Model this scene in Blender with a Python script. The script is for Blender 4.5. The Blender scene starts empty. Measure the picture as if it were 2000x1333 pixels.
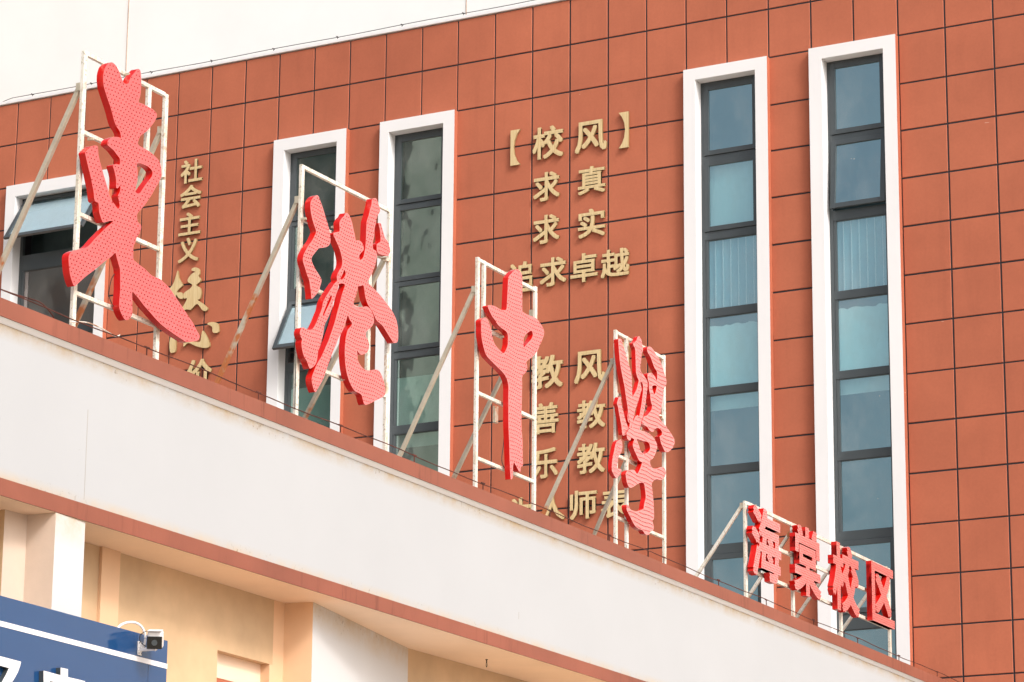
import bpy, math, random
import numpy as np
from mathutils import Matrix, Vector
from mathutils.geometry import tessellate_polygon

random.seed(7)
scene = bpy.context.scene
col = scene.collection
R = math.radians

# ------------------------------------------------------------------ camera
F_PX, PITCH, ROLL, YAW = 6000.0, 0.252975, 0.008669, -0.505191
CAM = np.array([0.0, -43.7854, 0.0])
cy_, sy_, cp_, sp_ = math.cos(YAW), math.sin(YAW), math.cos(PITCH), math.sin(PITCH)
FW = np.array([sy_ * cp_, cy_ * cp_, sp_])
RT = np.array([cy_, -sy_, 0.0]); UP = np.cross(RT, FW)
cr_, sr_ = math.cos(ROLL), math.sin(ROLL)
RT2 = cr_ * RT + sr_ * UP; UP2 = -sr_ * RT + cr_ * UP
cam_data = bpy.data.cameras.new('camera'); cam = bpy.data.objects.new('camera', cam_data); col.objects.link(cam)
m = Matrix.Identity(4)
for i in range(3):
    m[i][0], m[i][1], m[i][2], m[i][3] = RT2[i], UP2[i], -FW[i], CAM[i]
cam.matrix_world = m
cam_data.sensor_width = 36.0; cam_data.lens = F_PX / 2000.0 * 36.0
cam_data.clip_start = 0.1; cam_data.clip_end = 3000
scene.camera = cam

# ------------------------------------------------------------------ world, sun, exposure
SUN_AZ_VEC = Vector((0.91, -0.42, 0.0)).normalized(); SUN_EL = R(40)
w = bpy.data.worlds.new('World'); scene.world = w; w.use_nodes = True
nt = w.node_tree; nt.nodes.clear()
out = nt.nodes.new('ShaderNodeOutputWorld'); bg = nt.nodes.new('ShaderNodeBackground')
sky = nt.nodes.new('ShaderNodeTexSky'); sky.sky_type = 'NISHITA'; sky.sun_disc = False
sky.sun_elevation = SUN_EL
sky.sun_rotation = math.atan2(SUN_AZ_VEC.x, SUN_AZ_VEC.y)
sky.air_density = 1.0; sky.dust_density = 6.0; sky.ozone_density = 1.0
hs = nt.nodes.new('ShaderNodeHueSaturation'); hs.inputs['Saturation'].default_value = 0.45
bg.inputs['Strength'].default_value = 0.15
nt.links.new(sky.outputs[0], hs.inputs['Color']); nt.links.new(hs.outputs[0], bg.inputs[0]); nt.links.new(bg.outputs[0], out.inputs[0])
sd = bpy.data.lights.new('sun', 'SUN'); sun = bpy.data.objects.new('sun', sd); col.objects.link(sun)
sd.energy = 1.3; sd.angle = R(10); sd.color = (1.0, 0.965, 0.93)
sv = Vector((SUN_AZ_VEC.x * math.cos(SUN_EL), SUN_AZ_VEC.y * math.cos(SUN_EL), math.sin(SUN_EL)))
sun.rotation_euler = sv.to_track_quat('Z', 'Y').to_euler(); sun.location = (30, 20, 60)
scene.view_settings.view_transform = 'Standard'; scene.view_settings.look = 'None'
scene.view_settings.exposure = 0.48; scene.view_settings.gamma = 1.0
scene.view_settings.use_curve_mapping = False
scene.cycles.max_bounces = 8; scene.cycles.transparent_max_bounces = 12
scene.cycles.use_denoising = True

# ------------------------------------------------------------------ surveying helpers (sight lines -> real positions)
def ray(px, py):
    return RT2 * ((px - 1000) / F_PX) + UP2 * ((666.5 - py) / F_PX) + FW
def on_x(px, py, X): d = ray(px, py); return CAM + d * ((X - CAM[0]) / d[0])
def on_y(px, py, Y=0.0): d = ray(px, py); return CAM + d * ((Y - CAM[1]) / d[1])
def on_z(px, py, Z): d = ray(px, py); return CAM + d * ((Z - CAM[2]) / d[2])
def project(p):
    d = np.array(p) - CAM
    return 1000 + F_PX * d.dot(RT2) / d.dot(FW), 666.5 - F_PX * d.dot(UP2) / d.dot(FW)
class VPlane:
    """vertical plane through P0 running along d (mostly +Y), normal n pointing to +X"""
    def __init__(s, P0, slope):
        s.P0 = np.array([P0[0], P0[1], 0.0]); s.d = np.array([slope, 1.0, 0.0]); s.d /= np.linalg.norm(s.d)
        s.n = np.array([s.d[1], -s.d[0], 0.0])
    def sz(s, px, py, off=0.0):
        r = ray(px, py); P = s.P0 + s.n * off
        t = (P - CAM).dot(s.n) / r.dot(s.n); p = CAM + r * t
        return (p - P).dot(s.d), p[2]
    def pt(s, a, z, off=0.0):
        return s.P0 + s.d * a + s.n * off + np.array([0, 0, z])

# ------------------------------------------------------------------ materials
def mat(name):
    mt = bpy.data.materials.new(name); mt.use_nodes = True
    return mt, mt.node_tree, mt.node_tree.nodes['Principled BSDF']
def N(t, kind, **kw):
    n = t.nodes.new(kind)
    for k, v in kw.items():
        if k in n.inputs: n.inputs[k].default_value = v
        else: setattr(n, k, v)
    return n
def ramp(t, fac, stops):
    r = t.nodes.new('ShaderNodeValToRGB'); el = r.color_ramp.elements
    while len(el) < len(stops): el.new(0.5)
    for e, (p, c) in zip(el, stops):
        e.position = p; e.color = c if len(c) == 4 else (*c, 1)
    t.links.new(fac, r.inputs[0]); return r
def noise(t, scale, detail=4, rough=0.6, vec=None, mapping=None):
    tc = t.nodes.new('ShaderNodeTexCoord'); n = t.nodes.new('ShaderNodeTexNoise')
    n.inputs['Scale'].default_value = scale; n.inputs['Detail'].default_value = detail; n.inputs['Roughness'].default_value = rough
    g = t.nodes.new('ShaderNodeNewGeometry'); src = g.outputs['Position']
    if mapping:
        mp = t.nodes.new('ShaderNodeMapping'); mp.inputs['Scale'].default_value = mapping
        t.links.new(src, mp.inputs[0]); src = mp.outputs[0]
    t.links.new(src, n.inputs['Vector']); return n
def mixc(t, fac, a, b, mode='MIX'):
    x = t.nodes.new('ShaderNodeMix'); x.data_type = 'RGBA'; x.blend_type = mode
    for sock, v in ((x.inputs[0], fac), (x.inputs[6], a), (x.inputs[7], b)):
        if hasattr(v, 'is_output') or hasattr(v, 'links'): t.links.new(v, sock)
        else: sock.default_value = v if not isinstance(v, tuple) or len(v) == 4 else (*v, 1)
    return x.outputs[2]
def bump(t, bs, h, strength=0.2, dist=0.01):
    b = t.nodes.new('ShaderNodeBump'); b.inputs['Strength'].default_value = strength; b.inputs['Distance'].default_value = dist
    t.links.new(h, b.inputs['Height']); t.links.new(b.outputs[0], bs.inputs['Normal'])

def plain(name, c, rough=0.6, metal=0.0, var=0.08, scale=3.0, bmp=0.0, spec=0.5, coat=0.0):
    mt, t, bs = mat(name)
    n = noise(t, scale)
    lo = tuple(x * (1 - var) for x in c); hi = tuple(min(1, x * (1 + var)) for x in c)
    r = ramp(t, n.outputs['Fac'], [(0.3, lo), (0.7, hi)])
    t.links.new(r.outputs[0], bs.inputs['Base Color'])
    bs.inputs['Roughness'].default_value = rough; bs.inputs['Metallic'].default_value = metal
    bs.inputs['Specular IOR Level'].default_value = spec; bs.inputs['Coat Weight'].default_value = coat
    if bmp:
        n2 = noise(t, scale * 30, 3); bump(t, bs, n2.outputs['Fac'], bmp, 0.004)
    return mt

def terracotta(name, base, streak=True):
    mt, t, bs = mat(name)
    big = noise(t, 0.9, 5, 0.6); fine = noise(t, 22, 4, 0.7)
    oi = t.nodes.new('ShaderNodeObjectInfo')
    c1 = ramp(t, big.outputs['Fac'], [(0.3, tuple(x * 0.90 for x in base)), (0.7, tuple(x * 1.09 for x in base))])
    vb = noise(t, 0.16, 3, 0.5); vr = ramp(t, vb.outputs['Fac'], [(0.35, (0.93, 0.92, 0.92)), (0.65, (1.07, 1.10, 1.10))])
    rr = ramp(t, oi.outputs['Random'], [(0.0, (0.975, 0.975, 0.98)), (1.0, (1.02, 1.02, 1.015))])
    c = mixc(t, 1.0, c1.outputs[0], rr.outputs[0], 'MULTIPLY'); c = mixc(t, 1.0, c, vr.outputs[0], 'MULTIPLY')
    fr = ramp(t, fine.outputs['Fac'], [(0.3, (0.95, 0.95, 0.95)), (0.7, (1.04, 1.04, 1.04))])
    c = mixc(t, 1.0, c, fr.outputs[0], 'MULTIPLY')
    if streak:
        s = noise(t, 1.0, 5, 0.7, mapping=(3.5, 3.5, 0.35))
        sr = ramp(t, s.outputs['Fac'], [(0.52, (1, 1, 1)), (0.72, (0.80, 0.79, 0.80))])
        c = mixc(t, 0.4, c, sr.outputs[0], 'MULTIPLY')
        # pale scuffs and drips
        d = noise(t, 6.0, 2, 0.5, mapping=(0.6, 0.6, 4.0)); dr = ramp(t, d.outputs['Fac'], [(0.775, (0, 0, 0)), (0.79, (1, 1, 1))])
        c = mixc(t, dr.outputs[0], c, (0.62, 0.42, 0.33), 'MIX')
    t.links.new(c, bs.inputs['Base Color'])
    bs.inputs['Roughness'].default_value = 0.72; bs.inputs['Specular IOR Level'].default_value = 0.3
    n2 = noise(t, 60, 3); bump(t, bs, n2.outputs['Fac'], 0.25, 0.004)
    return mt

def band_terracotta():
    """coping and fascia band: same paint with dark vertical run marks"""
    mt, t, bs = mat('fascia_terracotta')
    big = noise(t, 0.8, 5, 0.6)
    c1 = ramp(t, big.outputs['Fac'], [(0.3, (0.205, 0.060, 0.034)), (0.7, (0.28, 0.082, 0.047))]).outputs[0]
    s = noise(t, 1.0, 5, 0.75, mapping=(6, 9.0, 0.7)); sr = ramp(t, s.outputs['Fac'], [(0.54, (1, 1, 1)), (0.66, (0.62, 0.55, 0.50))])
    patch = noise(t, 0.45, 2, 0.5); pr = ramp(t, patch.outputs['Fac'], [(0.42, (0, 0, 0)), (0.60, (0.8, 0.8, 0.8))])
    c = mixc(t, pr.outputs[0], c1, mixc(t, 1.0, c1, sr.outputs[0], 'MULTIPLY'))
    t.links.new(c, bs.inputs['Base Color']); bs.inputs['Roughness'].default_value = 0.65
    n2 = noise(t, 40, 3); bump(t, bs, n2.outputs['Fac'], 0.25, 0.004)
    return mt

def white_render(name, base=0.7, grime_z=None, grime_h=0.14, tint=(0.985, 0.985, 1.0)):
    mt, t, bs = mat(name)
    n = noise(t, 0.6, 5, 0.55); b = tuple(base * x for x in tint)
    c = ramp(t, n.outputs['Fac'], [(0.3, tuple(x * 0.97 for x in b)), (0.7, tuple(min(1, x * 1.02) for x in b))]).outputs[0]
    fine = noise(t, 30, 2); fr = ramp(t, fine.outputs['Fac'], [(0.76, (1, 1, 1)), (0.80, (0.7, 0.66, 0.6))])
    c = mixc(t, 0.5, c, fr.outputs[0], 'MULTIPLY')
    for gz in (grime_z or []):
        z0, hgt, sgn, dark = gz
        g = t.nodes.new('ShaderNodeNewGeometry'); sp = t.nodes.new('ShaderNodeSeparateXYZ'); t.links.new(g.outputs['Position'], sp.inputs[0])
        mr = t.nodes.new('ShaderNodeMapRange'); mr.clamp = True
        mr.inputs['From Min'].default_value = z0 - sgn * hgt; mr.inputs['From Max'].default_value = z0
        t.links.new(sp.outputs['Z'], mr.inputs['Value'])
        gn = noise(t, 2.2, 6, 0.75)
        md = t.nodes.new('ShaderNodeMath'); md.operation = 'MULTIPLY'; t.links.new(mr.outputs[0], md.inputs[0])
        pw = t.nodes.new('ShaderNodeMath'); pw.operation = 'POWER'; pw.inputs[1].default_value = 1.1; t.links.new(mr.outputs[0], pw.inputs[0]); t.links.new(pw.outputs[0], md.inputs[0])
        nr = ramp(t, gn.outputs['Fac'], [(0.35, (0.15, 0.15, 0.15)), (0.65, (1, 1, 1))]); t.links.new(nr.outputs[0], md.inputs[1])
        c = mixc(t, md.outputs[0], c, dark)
        # small mould specks
        gs = noise(t, 26, 3, 0.7); s1 = ramp(t, gs.outputs['Fac'], [(0.60, (0, 0, 0)), (0.68, (1, 1, 1))])
        cl = noise(t, 1.7, 2, 0.5); s2 = ramp(t, cl.outputs['Fac'], [(0.50, (0, 0, 0)), (0.62, (1, 1, 1))])
        a = t.nodes.new('ShaderNodeMath'); a.operation = 'MULTIPLY'; t.links.new(s1.outputs[0], a.inputs[0]); t.links.new(s2.outputs[0], a.inputs[1])
        a2 = t.nodes.new('ShaderNodeMath'); a2.operation = 'MULTIPLY'; t.links.new(a.outputs[0], a2.inputs[0]); t.links.new(mr.outputs[0], a2.inputs[1])
        c = mixc(t, a2.outputs[0], c, (0.16, 0.12, 0.08))
    t.links.new(c, bs.inputs['Base Color'])
    bs.inputs['Roughness'].default_value = 0.7; bs.inputs['Specular IOR Level'].default_value = 0.3
    n2 = noise(t, 50, 3); bump(t, bs, n2.outputs['Fac'], 0.12, 0.004)
    return mt

def tube_paint():
    mt, t, bs = mat('chipped_white_steel')
    n = noise(t, 9, 6, 0.75, mapping=(1, 1, 0.5)); c = ramp(t, n.outputs['Fac'], [(0.34, (0.60, 0.52, 0.40)), (0.5, (0.76, 0.72, 0.63)), (0.60, (0.80, 0.77, 0.70))]).outputs[0]
    f = noise(t, 45, 4, 0.7); fr = ramp(t, f.outputs['Fac'], [(0.57, (0, 0, 0)), (0.63, (1, 1, 1))])
    c = mixc(t, fr.outputs[0], c, (0.40, 0.33, 0.24))
    rn = noise(t, 2.2, 5, 0.7); rr = ramp(t, rn.outputs['Fac'], [(0.60, (0, 0, 0)), (0.70, (1, 1, 1))])
    c = mixc(t, rr.outputs[0], c, (0.42, 0.20, 0.08))
    t.links.new(c, bs.inputs['Base Color']); bs.inputs['Roughness'].default_value = 0.28; bs.inputs['Metallic'].default_value = 0.15
    bs.inputs['Specular IOR Level'].default_value = 0.6
    return mt

def brace_paint():
    mt, t, bs = mat('dull_galvanised_steel')
    n = noise(t, 5, 6, 0.75); c = ramp(t, n.outputs['Fac'], [(0.3, (0.44, 0.39, 0.30)), (0.6, (0.58, 0.52, 0.41))]).outputs[0]
    rn = noise(t, 1.6, 4, 0.7); rr = ramp(t, rn.outputs['Fac'], [(0.56, (0, 0, 0)), (0.62, (1, 1, 1))])
    c = mixc(t, rr.outputs[0], c, (0.50, 0.17, 0.06))
    t.links.new(c, bs.inputs['Base Color']); bs.inputs['Roughness'].default_value = 0.4; bs.inputs['Metallic'].default_value = 0.35
    return mt

def glass_mat(name, wav, tint, refl, gcol=(0.55, 0.84, 0.95)):
    mt = bpy.data.materials.new(name); mt.use_nodes = True; t = mt.node_tree; t.nodes.clear()
    o = t.nodes.new('ShaderNodeOutputMaterial'); mx = t.nodes.new('ShaderNodeMixShader')
    gl = t.nodes.new('ShaderNodeBsdfGlossy'); gl.inputs['Roughness'].default_value = 0.03; gl.inputs['Color'].default_value = (*gcol, 1)
    tr = t.nodes.new('ShaderNodeBsdfTransparent'); tr.inputs[0].default_value = (*tint, 1)
    mx.inputs[0].default_value = refl
    n = noise(t, 1.6, 2, 0.4); b = t.nodes.new('ShaderNodeBump'); b.inputs['Strength'].default_value = wav; b.inputs['Distance'].default_value = 0.05
    t.links.new(n.outputs['Fac'], b.inputs['Height']); t.links.new(b.outputs[0], gl.inputs['Normal'])
    t.links.new(tr.outputs[0], mx.inputs[1]); t.links.new(gl.outputs[0], mx.inputs[2])
    df = t.nodes.new('ShaderNodeBsdfDiffuse'); df.inputs[0].default_value = (0.62, 0.66, 0.64, 1)
    m2 = t.nodes.new('ShaderNodeMixShader'); d1 = noise(t, 1.1, 6, 0.7, mapping=(1, 1, 0.6)); r1 = ramp(t, d1.outputs['Fac'], [(0.42, (0.0, 0, 0)), (0.75, (0.17, 0.17, 0.17))])
    d2 = noise(t, 17, 2, 0.5); r2 = ramp(t, d2.outputs['Fac'], [(0.775, (0, 0, 0)), (0.79, (0.8, 0.8, 0.8))])
    ad = t.nodes.new('ShaderNodeMath'); ad.operation = 'MAXIMUM'; t.links.new(r1.outputs[0], ad.inputs[0]); t.links.new(r2.outputs[0], ad.inputs[1])
    t.links.new(ad.outputs[0], m2.inputs[0]); t.links.new(mx.outputs[0], m2.inputs[1]); t.links.new(df.outputs[0], m2.inputs[2]); t.links.new(m2.outputs[0], o.inputs[0])
    return mt

M = {}
M['wall'] = terracotta('terracotta_render', (0.44, 0.130, 0.070))
M['band'] = band_terracotta()
M['joint'] = plain('joint_filler', (0.022, 0.022, 0.028), 0.8)
M['surround'] = white_render('surround_white', 0.80)
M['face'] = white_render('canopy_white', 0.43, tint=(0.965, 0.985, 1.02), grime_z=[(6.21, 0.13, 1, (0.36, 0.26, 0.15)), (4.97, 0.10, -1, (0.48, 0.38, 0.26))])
M['drip'] = white_render('drip_moulding_white', 0.80)
M['upper'] = white_render('upper_white', 0.86, tint=(1.0, 0.985, 0.965))
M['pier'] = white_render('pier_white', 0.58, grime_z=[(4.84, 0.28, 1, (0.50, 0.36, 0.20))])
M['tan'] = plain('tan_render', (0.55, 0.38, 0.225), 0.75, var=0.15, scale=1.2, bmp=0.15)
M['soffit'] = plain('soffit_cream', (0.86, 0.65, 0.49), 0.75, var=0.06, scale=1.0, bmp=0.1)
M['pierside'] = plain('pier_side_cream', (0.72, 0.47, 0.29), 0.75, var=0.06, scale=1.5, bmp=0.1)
M['roof'] = plain('roof_screed', (0.42, 0.36, 0.30), 0.9, var=0.15, bmp=0.2)
M['alu'] = plain('dark_grey_aluminium', (0.060, 0.072, 0.078), 0.35, metal=0.2, var=0.05, spec=0.6)
M['tube'] = tube_paint(); M['brace'] = brace_paint()
M['red_front'] = plain('skyhaze_red_acrylic', (0.60, 0.080, 0.080), 0.24, var=0.06, scale=2.0, spec=0.8, coat=0.5)  # sky reflection on the letter fronts mixed into the red as pink
M['red_front2'] = plain('paler_skyhaze_acrylic', (0.64, 0.135, 0.128), 0.24, var=0.06, scale=2.0, spec=0.8, coat=0.5)  # paler front: sky haze in the colour, plus uneven fading
M['red_front3'] = plain('pink_skyhaze_acrylic', (0.66, 0.190, 0.175), 0.26, var=0.05, scale=2.0, spec=0.8, coat=0.5)  # palest front: more painted sky haze and fading
M['red_side'] = plain('glossy_red_side', (0.54, 0.008, 0.005), 0.22, var=0.03, spec=0.35, coat=0.0)
M['led'] = plain('red_led', (0.30, 0.014, 0.014), 0.12, var=0.02)
M['gold'] = None
def gold():
    mt, t, bs = mat('brushed_gold')
    s = noise(t, 3.0, 4, 0.6, mapping=(14, 14, 0.8)); c = ramp(t, s.outputs['Fac'], [(0.3, (0.74, 0.53, 0.26)), (0.7, (0.90, 0.71, 0.40))])
    t.links.new(c.outputs[0], bs.inputs['Base Color']); bs.inputs['Metallic'].default_value = 0.35; bs.inputs['Roughness'].default_value = 0.42
    return mt
M['gold'] = gold()
M['gold_side'] = plain('gold_side', (0.36, 0.25, 0.11), 0.5, metal=0.3)
M['rust'] = plain('rusty_wire', (0.10, 0.028, 0.018), 0.7, var=0.5, scale=4, metal=0.3)
M['wire'] = plain('dark_wire', (0.035, 0.022, 0.02), 0.5, var=0.3)
M['blue'] = plain('blue_glossy_panel', (0.009, 0.052, 0.155), 0.07, var=0.03, spec=0.6, coat=0.15)
M['white_plastic'] = plain('white_plastic', (0.82, 0.80, 0.80), 0.35, var=0.03)
M['letter_white'] = plain('letter_white', (0.80, 0.78, 0.80), 0.4, var=0.03)
M['black'] = plain('black_plastic', (0.008, 0.008, 0.008), 0.12, var=0.1)
M['dark'] = plain('dark_interior', (0.050, 0.070, 0.072), 0.8)
M['room'] = plain('room_wall', (0.20, 0.29, 0.31), 0.8, var=0.3, scale=0.8)
M['film'] = None
def film():
    mt, t, bs = mat('frosted_film')
    n = noise(t, 1.2, 6, 0.7, mapping=(2.0, 1, 0.5)); c = ramp(t, n.outputs['Fac'], [(0.3, (0.72, 0.86, 0.83)), (0.7, (0.90, 0.97, 0.94))])
    t.links.new(c.outputs[0], bs.inputs['Base Color']); bs.inputs['Roughness'].default_value = 0.5
    return mt
M['film'] = film()
M['blind'] = plain('pale_blind', (0.40, 0.56, 0.62), 0.6, var=0.05)
M['blind_edge'] = plain('blind_edge', (0.95, 0.97, 0.97), 0.5, var=0.02)
M['skyblind'] = plain('pale_sky_blind', (0.46, 0.54, 0.57), 0.6, var=0.04)  # sky reflection of the open panes as a colour, also a pale blind
M['crack'] = plain('fine_crack', (0.36, 0.34, 0.32), 0.9)
M['ground'] = plain('pale_paving', (0.42, 0.34, 0.26), 0.9, var=0.1, scale=0.5)
M['opp'] = plain('opposite_facade', (0.34, 0.33, 0.30), 0.8, var=0.2, scale=0.2)
M['oppglass'] = plain('opposite_window', (0.27, 0.285, 0.265), 0.3)
M['rustmark'] = plain('rust_stained_sealant', (0.62, 0.45, 0.36), 0.8, var=0.35, scale=2.5)

# ------------------------------------------------------------------ object helpers
def empty(name, loc=(0, 0, 0)):
    o = bpy.data.objects.new(name, None); o.empty_display_size = 0.2; o.location = loc; col.objects.link(o); return o
def tag(o, label=None, cat=None, group=None, kind=None):
    if label: o['label'] = label
    if cat: o['category'] = cat
    if group: o['group'] = group
    if kind: o['kind'] = kind
    return o
def wloc(o):
    v = Vector((0, 0, 0))
    while o is not None: v += Vector(o.location); o = o.parent
    return v
class MB:
    def __init__(s): s.v = []; s.f = []; s.m = []
    def quad(s, pts, mi=0):
        b = len(s.v); s.v += [tuple(float(c) for c in p) for p in pts]; s.f.append(tuple(range(b, b + len(pts)))); s.m.append(mi)
    def hexa(s, c8, mi=0, mis=None):
        """c8: bottom 4 (ccw) then top 4"""
        b = len(s.v); s.v += [tuple(float(c) for c in p) for p in c8]
        F = [(0, 3, 2, 1), (4, 5, 6, 7), (0, 1, 5, 4), (1, 2, 6, 5), (2, 3, 7, 6), (3, 0, 4, 7)]
        for k, f in enumerate(F): s.f.append(tuple(b + i for i in f)); s.m.append(mis[k] if mis else mi)
    def box(s, x0, x1, y0, y1, z0, z1, mi=0, mis=None):
        s.hexa([(x0, y0, z0), (x1, y0, z0), (x1, y1, z0), (x0, y1, z0), (x0, y0, z1), (x1, y0, z1), (x1, y1, z1), (x0, y1, z1)], mi, mis)
    def bar(s, a, b, w, h, up=(0, 0, 1), mi=0):
        a = np.array(a, float); b = np.array(b, float); d = b - a; L = np.linalg.norm(d); d /= L
        u = np.array(up, float); r = np.cross(d, u); r /= np.linalg.norm(r); u = np.cross(r, d)
        c = []
        for p in (a, b):
            c.append([p - r * w / 2 - u * h / 2, p + r * w / 2 - u * h / 2, p + r * w / 2 + u * h / 2, p - r * w / 2 + u * h / 2])
        s.hexa([*c[0], *c[1]], mi)
    def tube(s, pts, r, n=6, mi=0):
        pts = [np.array(p, float) for p in pts]; base = len(s.v)
        for i, p in enumerate(pts):
            t = pts[min(i + 1, len(pts) - 1)] - pts[max(i - 1, 0)]; t /= np.linalg.norm(t)
            a = np.cross(t, [0, 0, 1.0]); a = a if np.linalg.norm(a) > 1e-3 else np.cross(t, [1.0, 0, 0]); a /= np.linalg.norm(a); b2 = np.cross(t, a)
            for k in range(n):
                an = 2 * math.pi * k / n; s.v.append(tuple(p + a * math.cos(an) * r + b2 * math.sin(an) * r))
        for i in range(len(pts) - 1):
            for k in range(n):
                k2 = (k + 1) % n
                s.f.append((base + i * n + k, base + i * n + k2, base + (i + 1) * n + k2, base + (i + 1) * n + k)); s.m.append(mi)
        s.f.append(tuple(base + k for k in range(n))[::-1]); s.m.append(mi)
        s.f.append(tuple(base + (len(pts) - 1) * n + k for k in range(n))); s.m.append(mi)
    def build(s, name, mats, parent=None, bevel=0.0, smooth=False, label=None):
        if not isinstance(mats, (list, tuple)): mats = [mats]
        off = wloc(parent) if parent else Vector((0, 0, 0))
        me = bpy.data.meshes.new(name); me.from_pydata([(x - off.x, y - off.y, z - off.z) for x, y, z in s.v], [], s.f)
        for mt in mats: me.materials.append(mt)
        me.polygons.foreach_set('material_index', s.m)
        if smooth: me.polygons.foreach_set('use_smooth', [True] * len(s.f))
        me.update()
        o = bpy.data.objects.new(name, me); col.objects.link(o)
        if parent: o.parent = parent
        if bevel:
            b = o.modifiers.new('edge', 'BEVEL'); b.width = bevel; b.segments = 2; b.limit_method = 'ANGLE'
        if label: o['label'] = label
        return o

# ------------------------------------------------------------------ ground
g = MB(); g.quad([(-400, -400, -1.6), (400, -400, -1.6), (400, 400, -1.6), (-400, 400, -1.6)])
tag(g.build('ground', M['ground']), kind='structure')

# ------------------------------------------------------------------ red school building
CX = {0: -30.517, 1: -29.779, 2: -29.05, 3: -28.303, 4: -27.555, 5: -26.812, 6: -26.067, 7: -25.345, 8: -24.6, 9: -23.866, 10: -23.136,
      11: -22.406, 12: -21.679, 13: -20.944, 14: -20.195, 15: -19.443, 16: -18.684, 17: -17.935, 18: -17.168, 19: -16.368, 20: -15.561, 21: -14.75, 22: -13.94, 23: -13.1}
CX[-1] = float(on_y(350, 145)[0]); CX[-2] = float(on_y(287, 157)[0]); CX[-3] = float(on_y(228, 168)[0]); CX[-4] = float(on_y(168, 176)[0])
CX[-5] = float(on_y(99.6, 190)[0]); CX[-6] = float(on_y(36, 200)[0])
for k in range(-7, -12, -1): CX[k] = CX[k + 1] - 0.755
RZ = {0: 18.86, 1: 18.033, 2: 17.185, 3: 16.362, 4: 15.572, 5: 14.774, 6: 13.974, 7: 13.174, 8: 12.375, 9: 11.574, 10: 10.778, 11: 9.978, 12: 9.172, 13: 8.371, 14: 7.576, 15: 6.773, 16: 5.97, 17: 5.17}
WIN = {'a': (-35.04, -32.66), 'b': (-29.055, -27.53), 'c': (-26.84, -25.33), 'd': (-20.944, -19.425), 'e': (-18.684, -17.172)}
ZT = 17.18
school = tag(empty('school_building', (-22, 0, -1.6)), 'terracotta panelled school facade with tall white-framed window strips behind the canopy sign', 'building')
# core wall pieces left around the window openings
DEPTH = 6.0
core = MB()
holes = []
SUR_W = 0.20
for k, (a, b) in WIN.items(): holes.append((a + 0.10, b - 0.10))
edges = [CX[-11]] + [v for h in sorted(holes) for v in h] + [CX[23]]
for i in range(0, len(edges), 2):
    core.box(edges[i], edges[i + 1], 0.012, 0.6, -1.6, ZT - 0.1)
core.box(CX[-11], CX[23], 0.012, 0.6, ZT - 0.1, 18.84)
for a, b in holes: core.box(a, b, 0.012, 0.6, -1.6, 4.6)
core.build('wall', M['joint'], school)
body = MB(); body.box(CX[-11], CX[23], 1.5, DEPTH, -1.6, 18.7); body.box(CX[-11], CX[-11] + .3, .6, 1.5, -1.6, 18.7); body.box(CX[23] - .3, CX[23], .6, 1.5, -1.6, 18.7); body.box(CX[-11], CX[23], 0.6, 1.5, 18.5, 18.7)
body.build('rear_block', M['room'], school)
cap = MB(); cap.box(CX[-11] - 0.03, CX[23] + 0.03, -0.03, 0.65, 18.862, 18.925)
cap.build('parapet_cap', M['surround'], school, bevel=0.008)

CAN_TOP = [(0, 580), (305, 703), (594, 818), (860, 928), (1140, 1035), (1350, 1122), (1650, 1245), (1850, 1331), (2100, 1440)]
def canopy_line(px):
    for (x0, y0), (x1, y1) in zip(CAN_TOP, CAN_TOP[1:]):
        if px <= x1: return y0 + (y1 - y0) * (px - x0) / (x1 - x0)
    return 1500
GAP = 0.013
unit_panels = {}
n_pan = 0; rest = MB()
def panel_mesh(wd, ht):
    key = (round(wd, 2), round(ht, 2))
    if key in unit_panels: return unit_panels[key]
    b = 0.006; x, z = wd / 2, ht / 2
    V = [(-x, .035, -z), (x, .035, -z), (x, .035, z), (-x, .035, z), (-x, b, -z), (x, b, -z), (x, b, z), (-x, b, z), (-x + b, 0, -z + b), (x - b, 0, -z + b), (x - b, 0, z - b), (-x + b, 0, z - b)]
    Fc = [(0, 1, 5, 4), (1, 2, 6, 5), (2, 3, 7, 6), (3, 0, 4, 7), (4, 5, 9, 8), (5, 6, 10, 9), (6, 7, 11, 10), (7, 4, 8, 11), (8, 9, 10, 11)]
    me = bpy.data.meshes.new('panel'); me.from_pydata(V, [], Fc); me.materials.append(M['wall']); me.update()
    unit_panels[key] = me; return me
for c in range(-11, 23):
    x0, x1 = CX[c], CX[c + 1]
    for r in range(0, 17):
        z1, z0 = RZ[r], RZ[r + 1]
        xa, xb = x0, x1; skip = False
        if r >= 2:
            for (a, b) in WIN.values():
                if xa >= a - 0.06 and xb <= b + 0.06: skip = True
                elif xa < b - 0.06 and xb > b + 0.06 and xa > a - 0.06: xa = b + 0.004
                elif xb > a + 0.06 and xa < a - 0.06: xb = a - 0.004
        if skip or xb - xa < 0.05: continue
        px, py = project(((xa + xb) / 2, 0, (z0 + z1) / 2))
        pxt, pyt = project(((xa + xb) / 2, 0, z1))
        vis = -45 < px < 2045 and py > -45 and pyt < canopy_line(px)
        if vis and n_pan < 300:
            wd, ht = round(xb - xa - 2 * GAP, 2), round(z1 - z0 - 2 * GAP, 2)
            o = bpy.data.objects.new('panel', panel_mesh(wd, ht)); col.objects.link(o); o.parent = school
            o.location = Vector(((xa + xb) / 2, random.uniform(-.0015, .0015), (z0 + z1) / 2)) - wloc(school)
            n_pan += 1
        else:
            rest.box(xa + GAP, xb - GAP, 0.0, 0.036, z0 + GAP, z1 - GAP)
tag(rest.build('panel_field', M['wall'], school), kind='stuff')
print('panels', n_pan)

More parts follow.
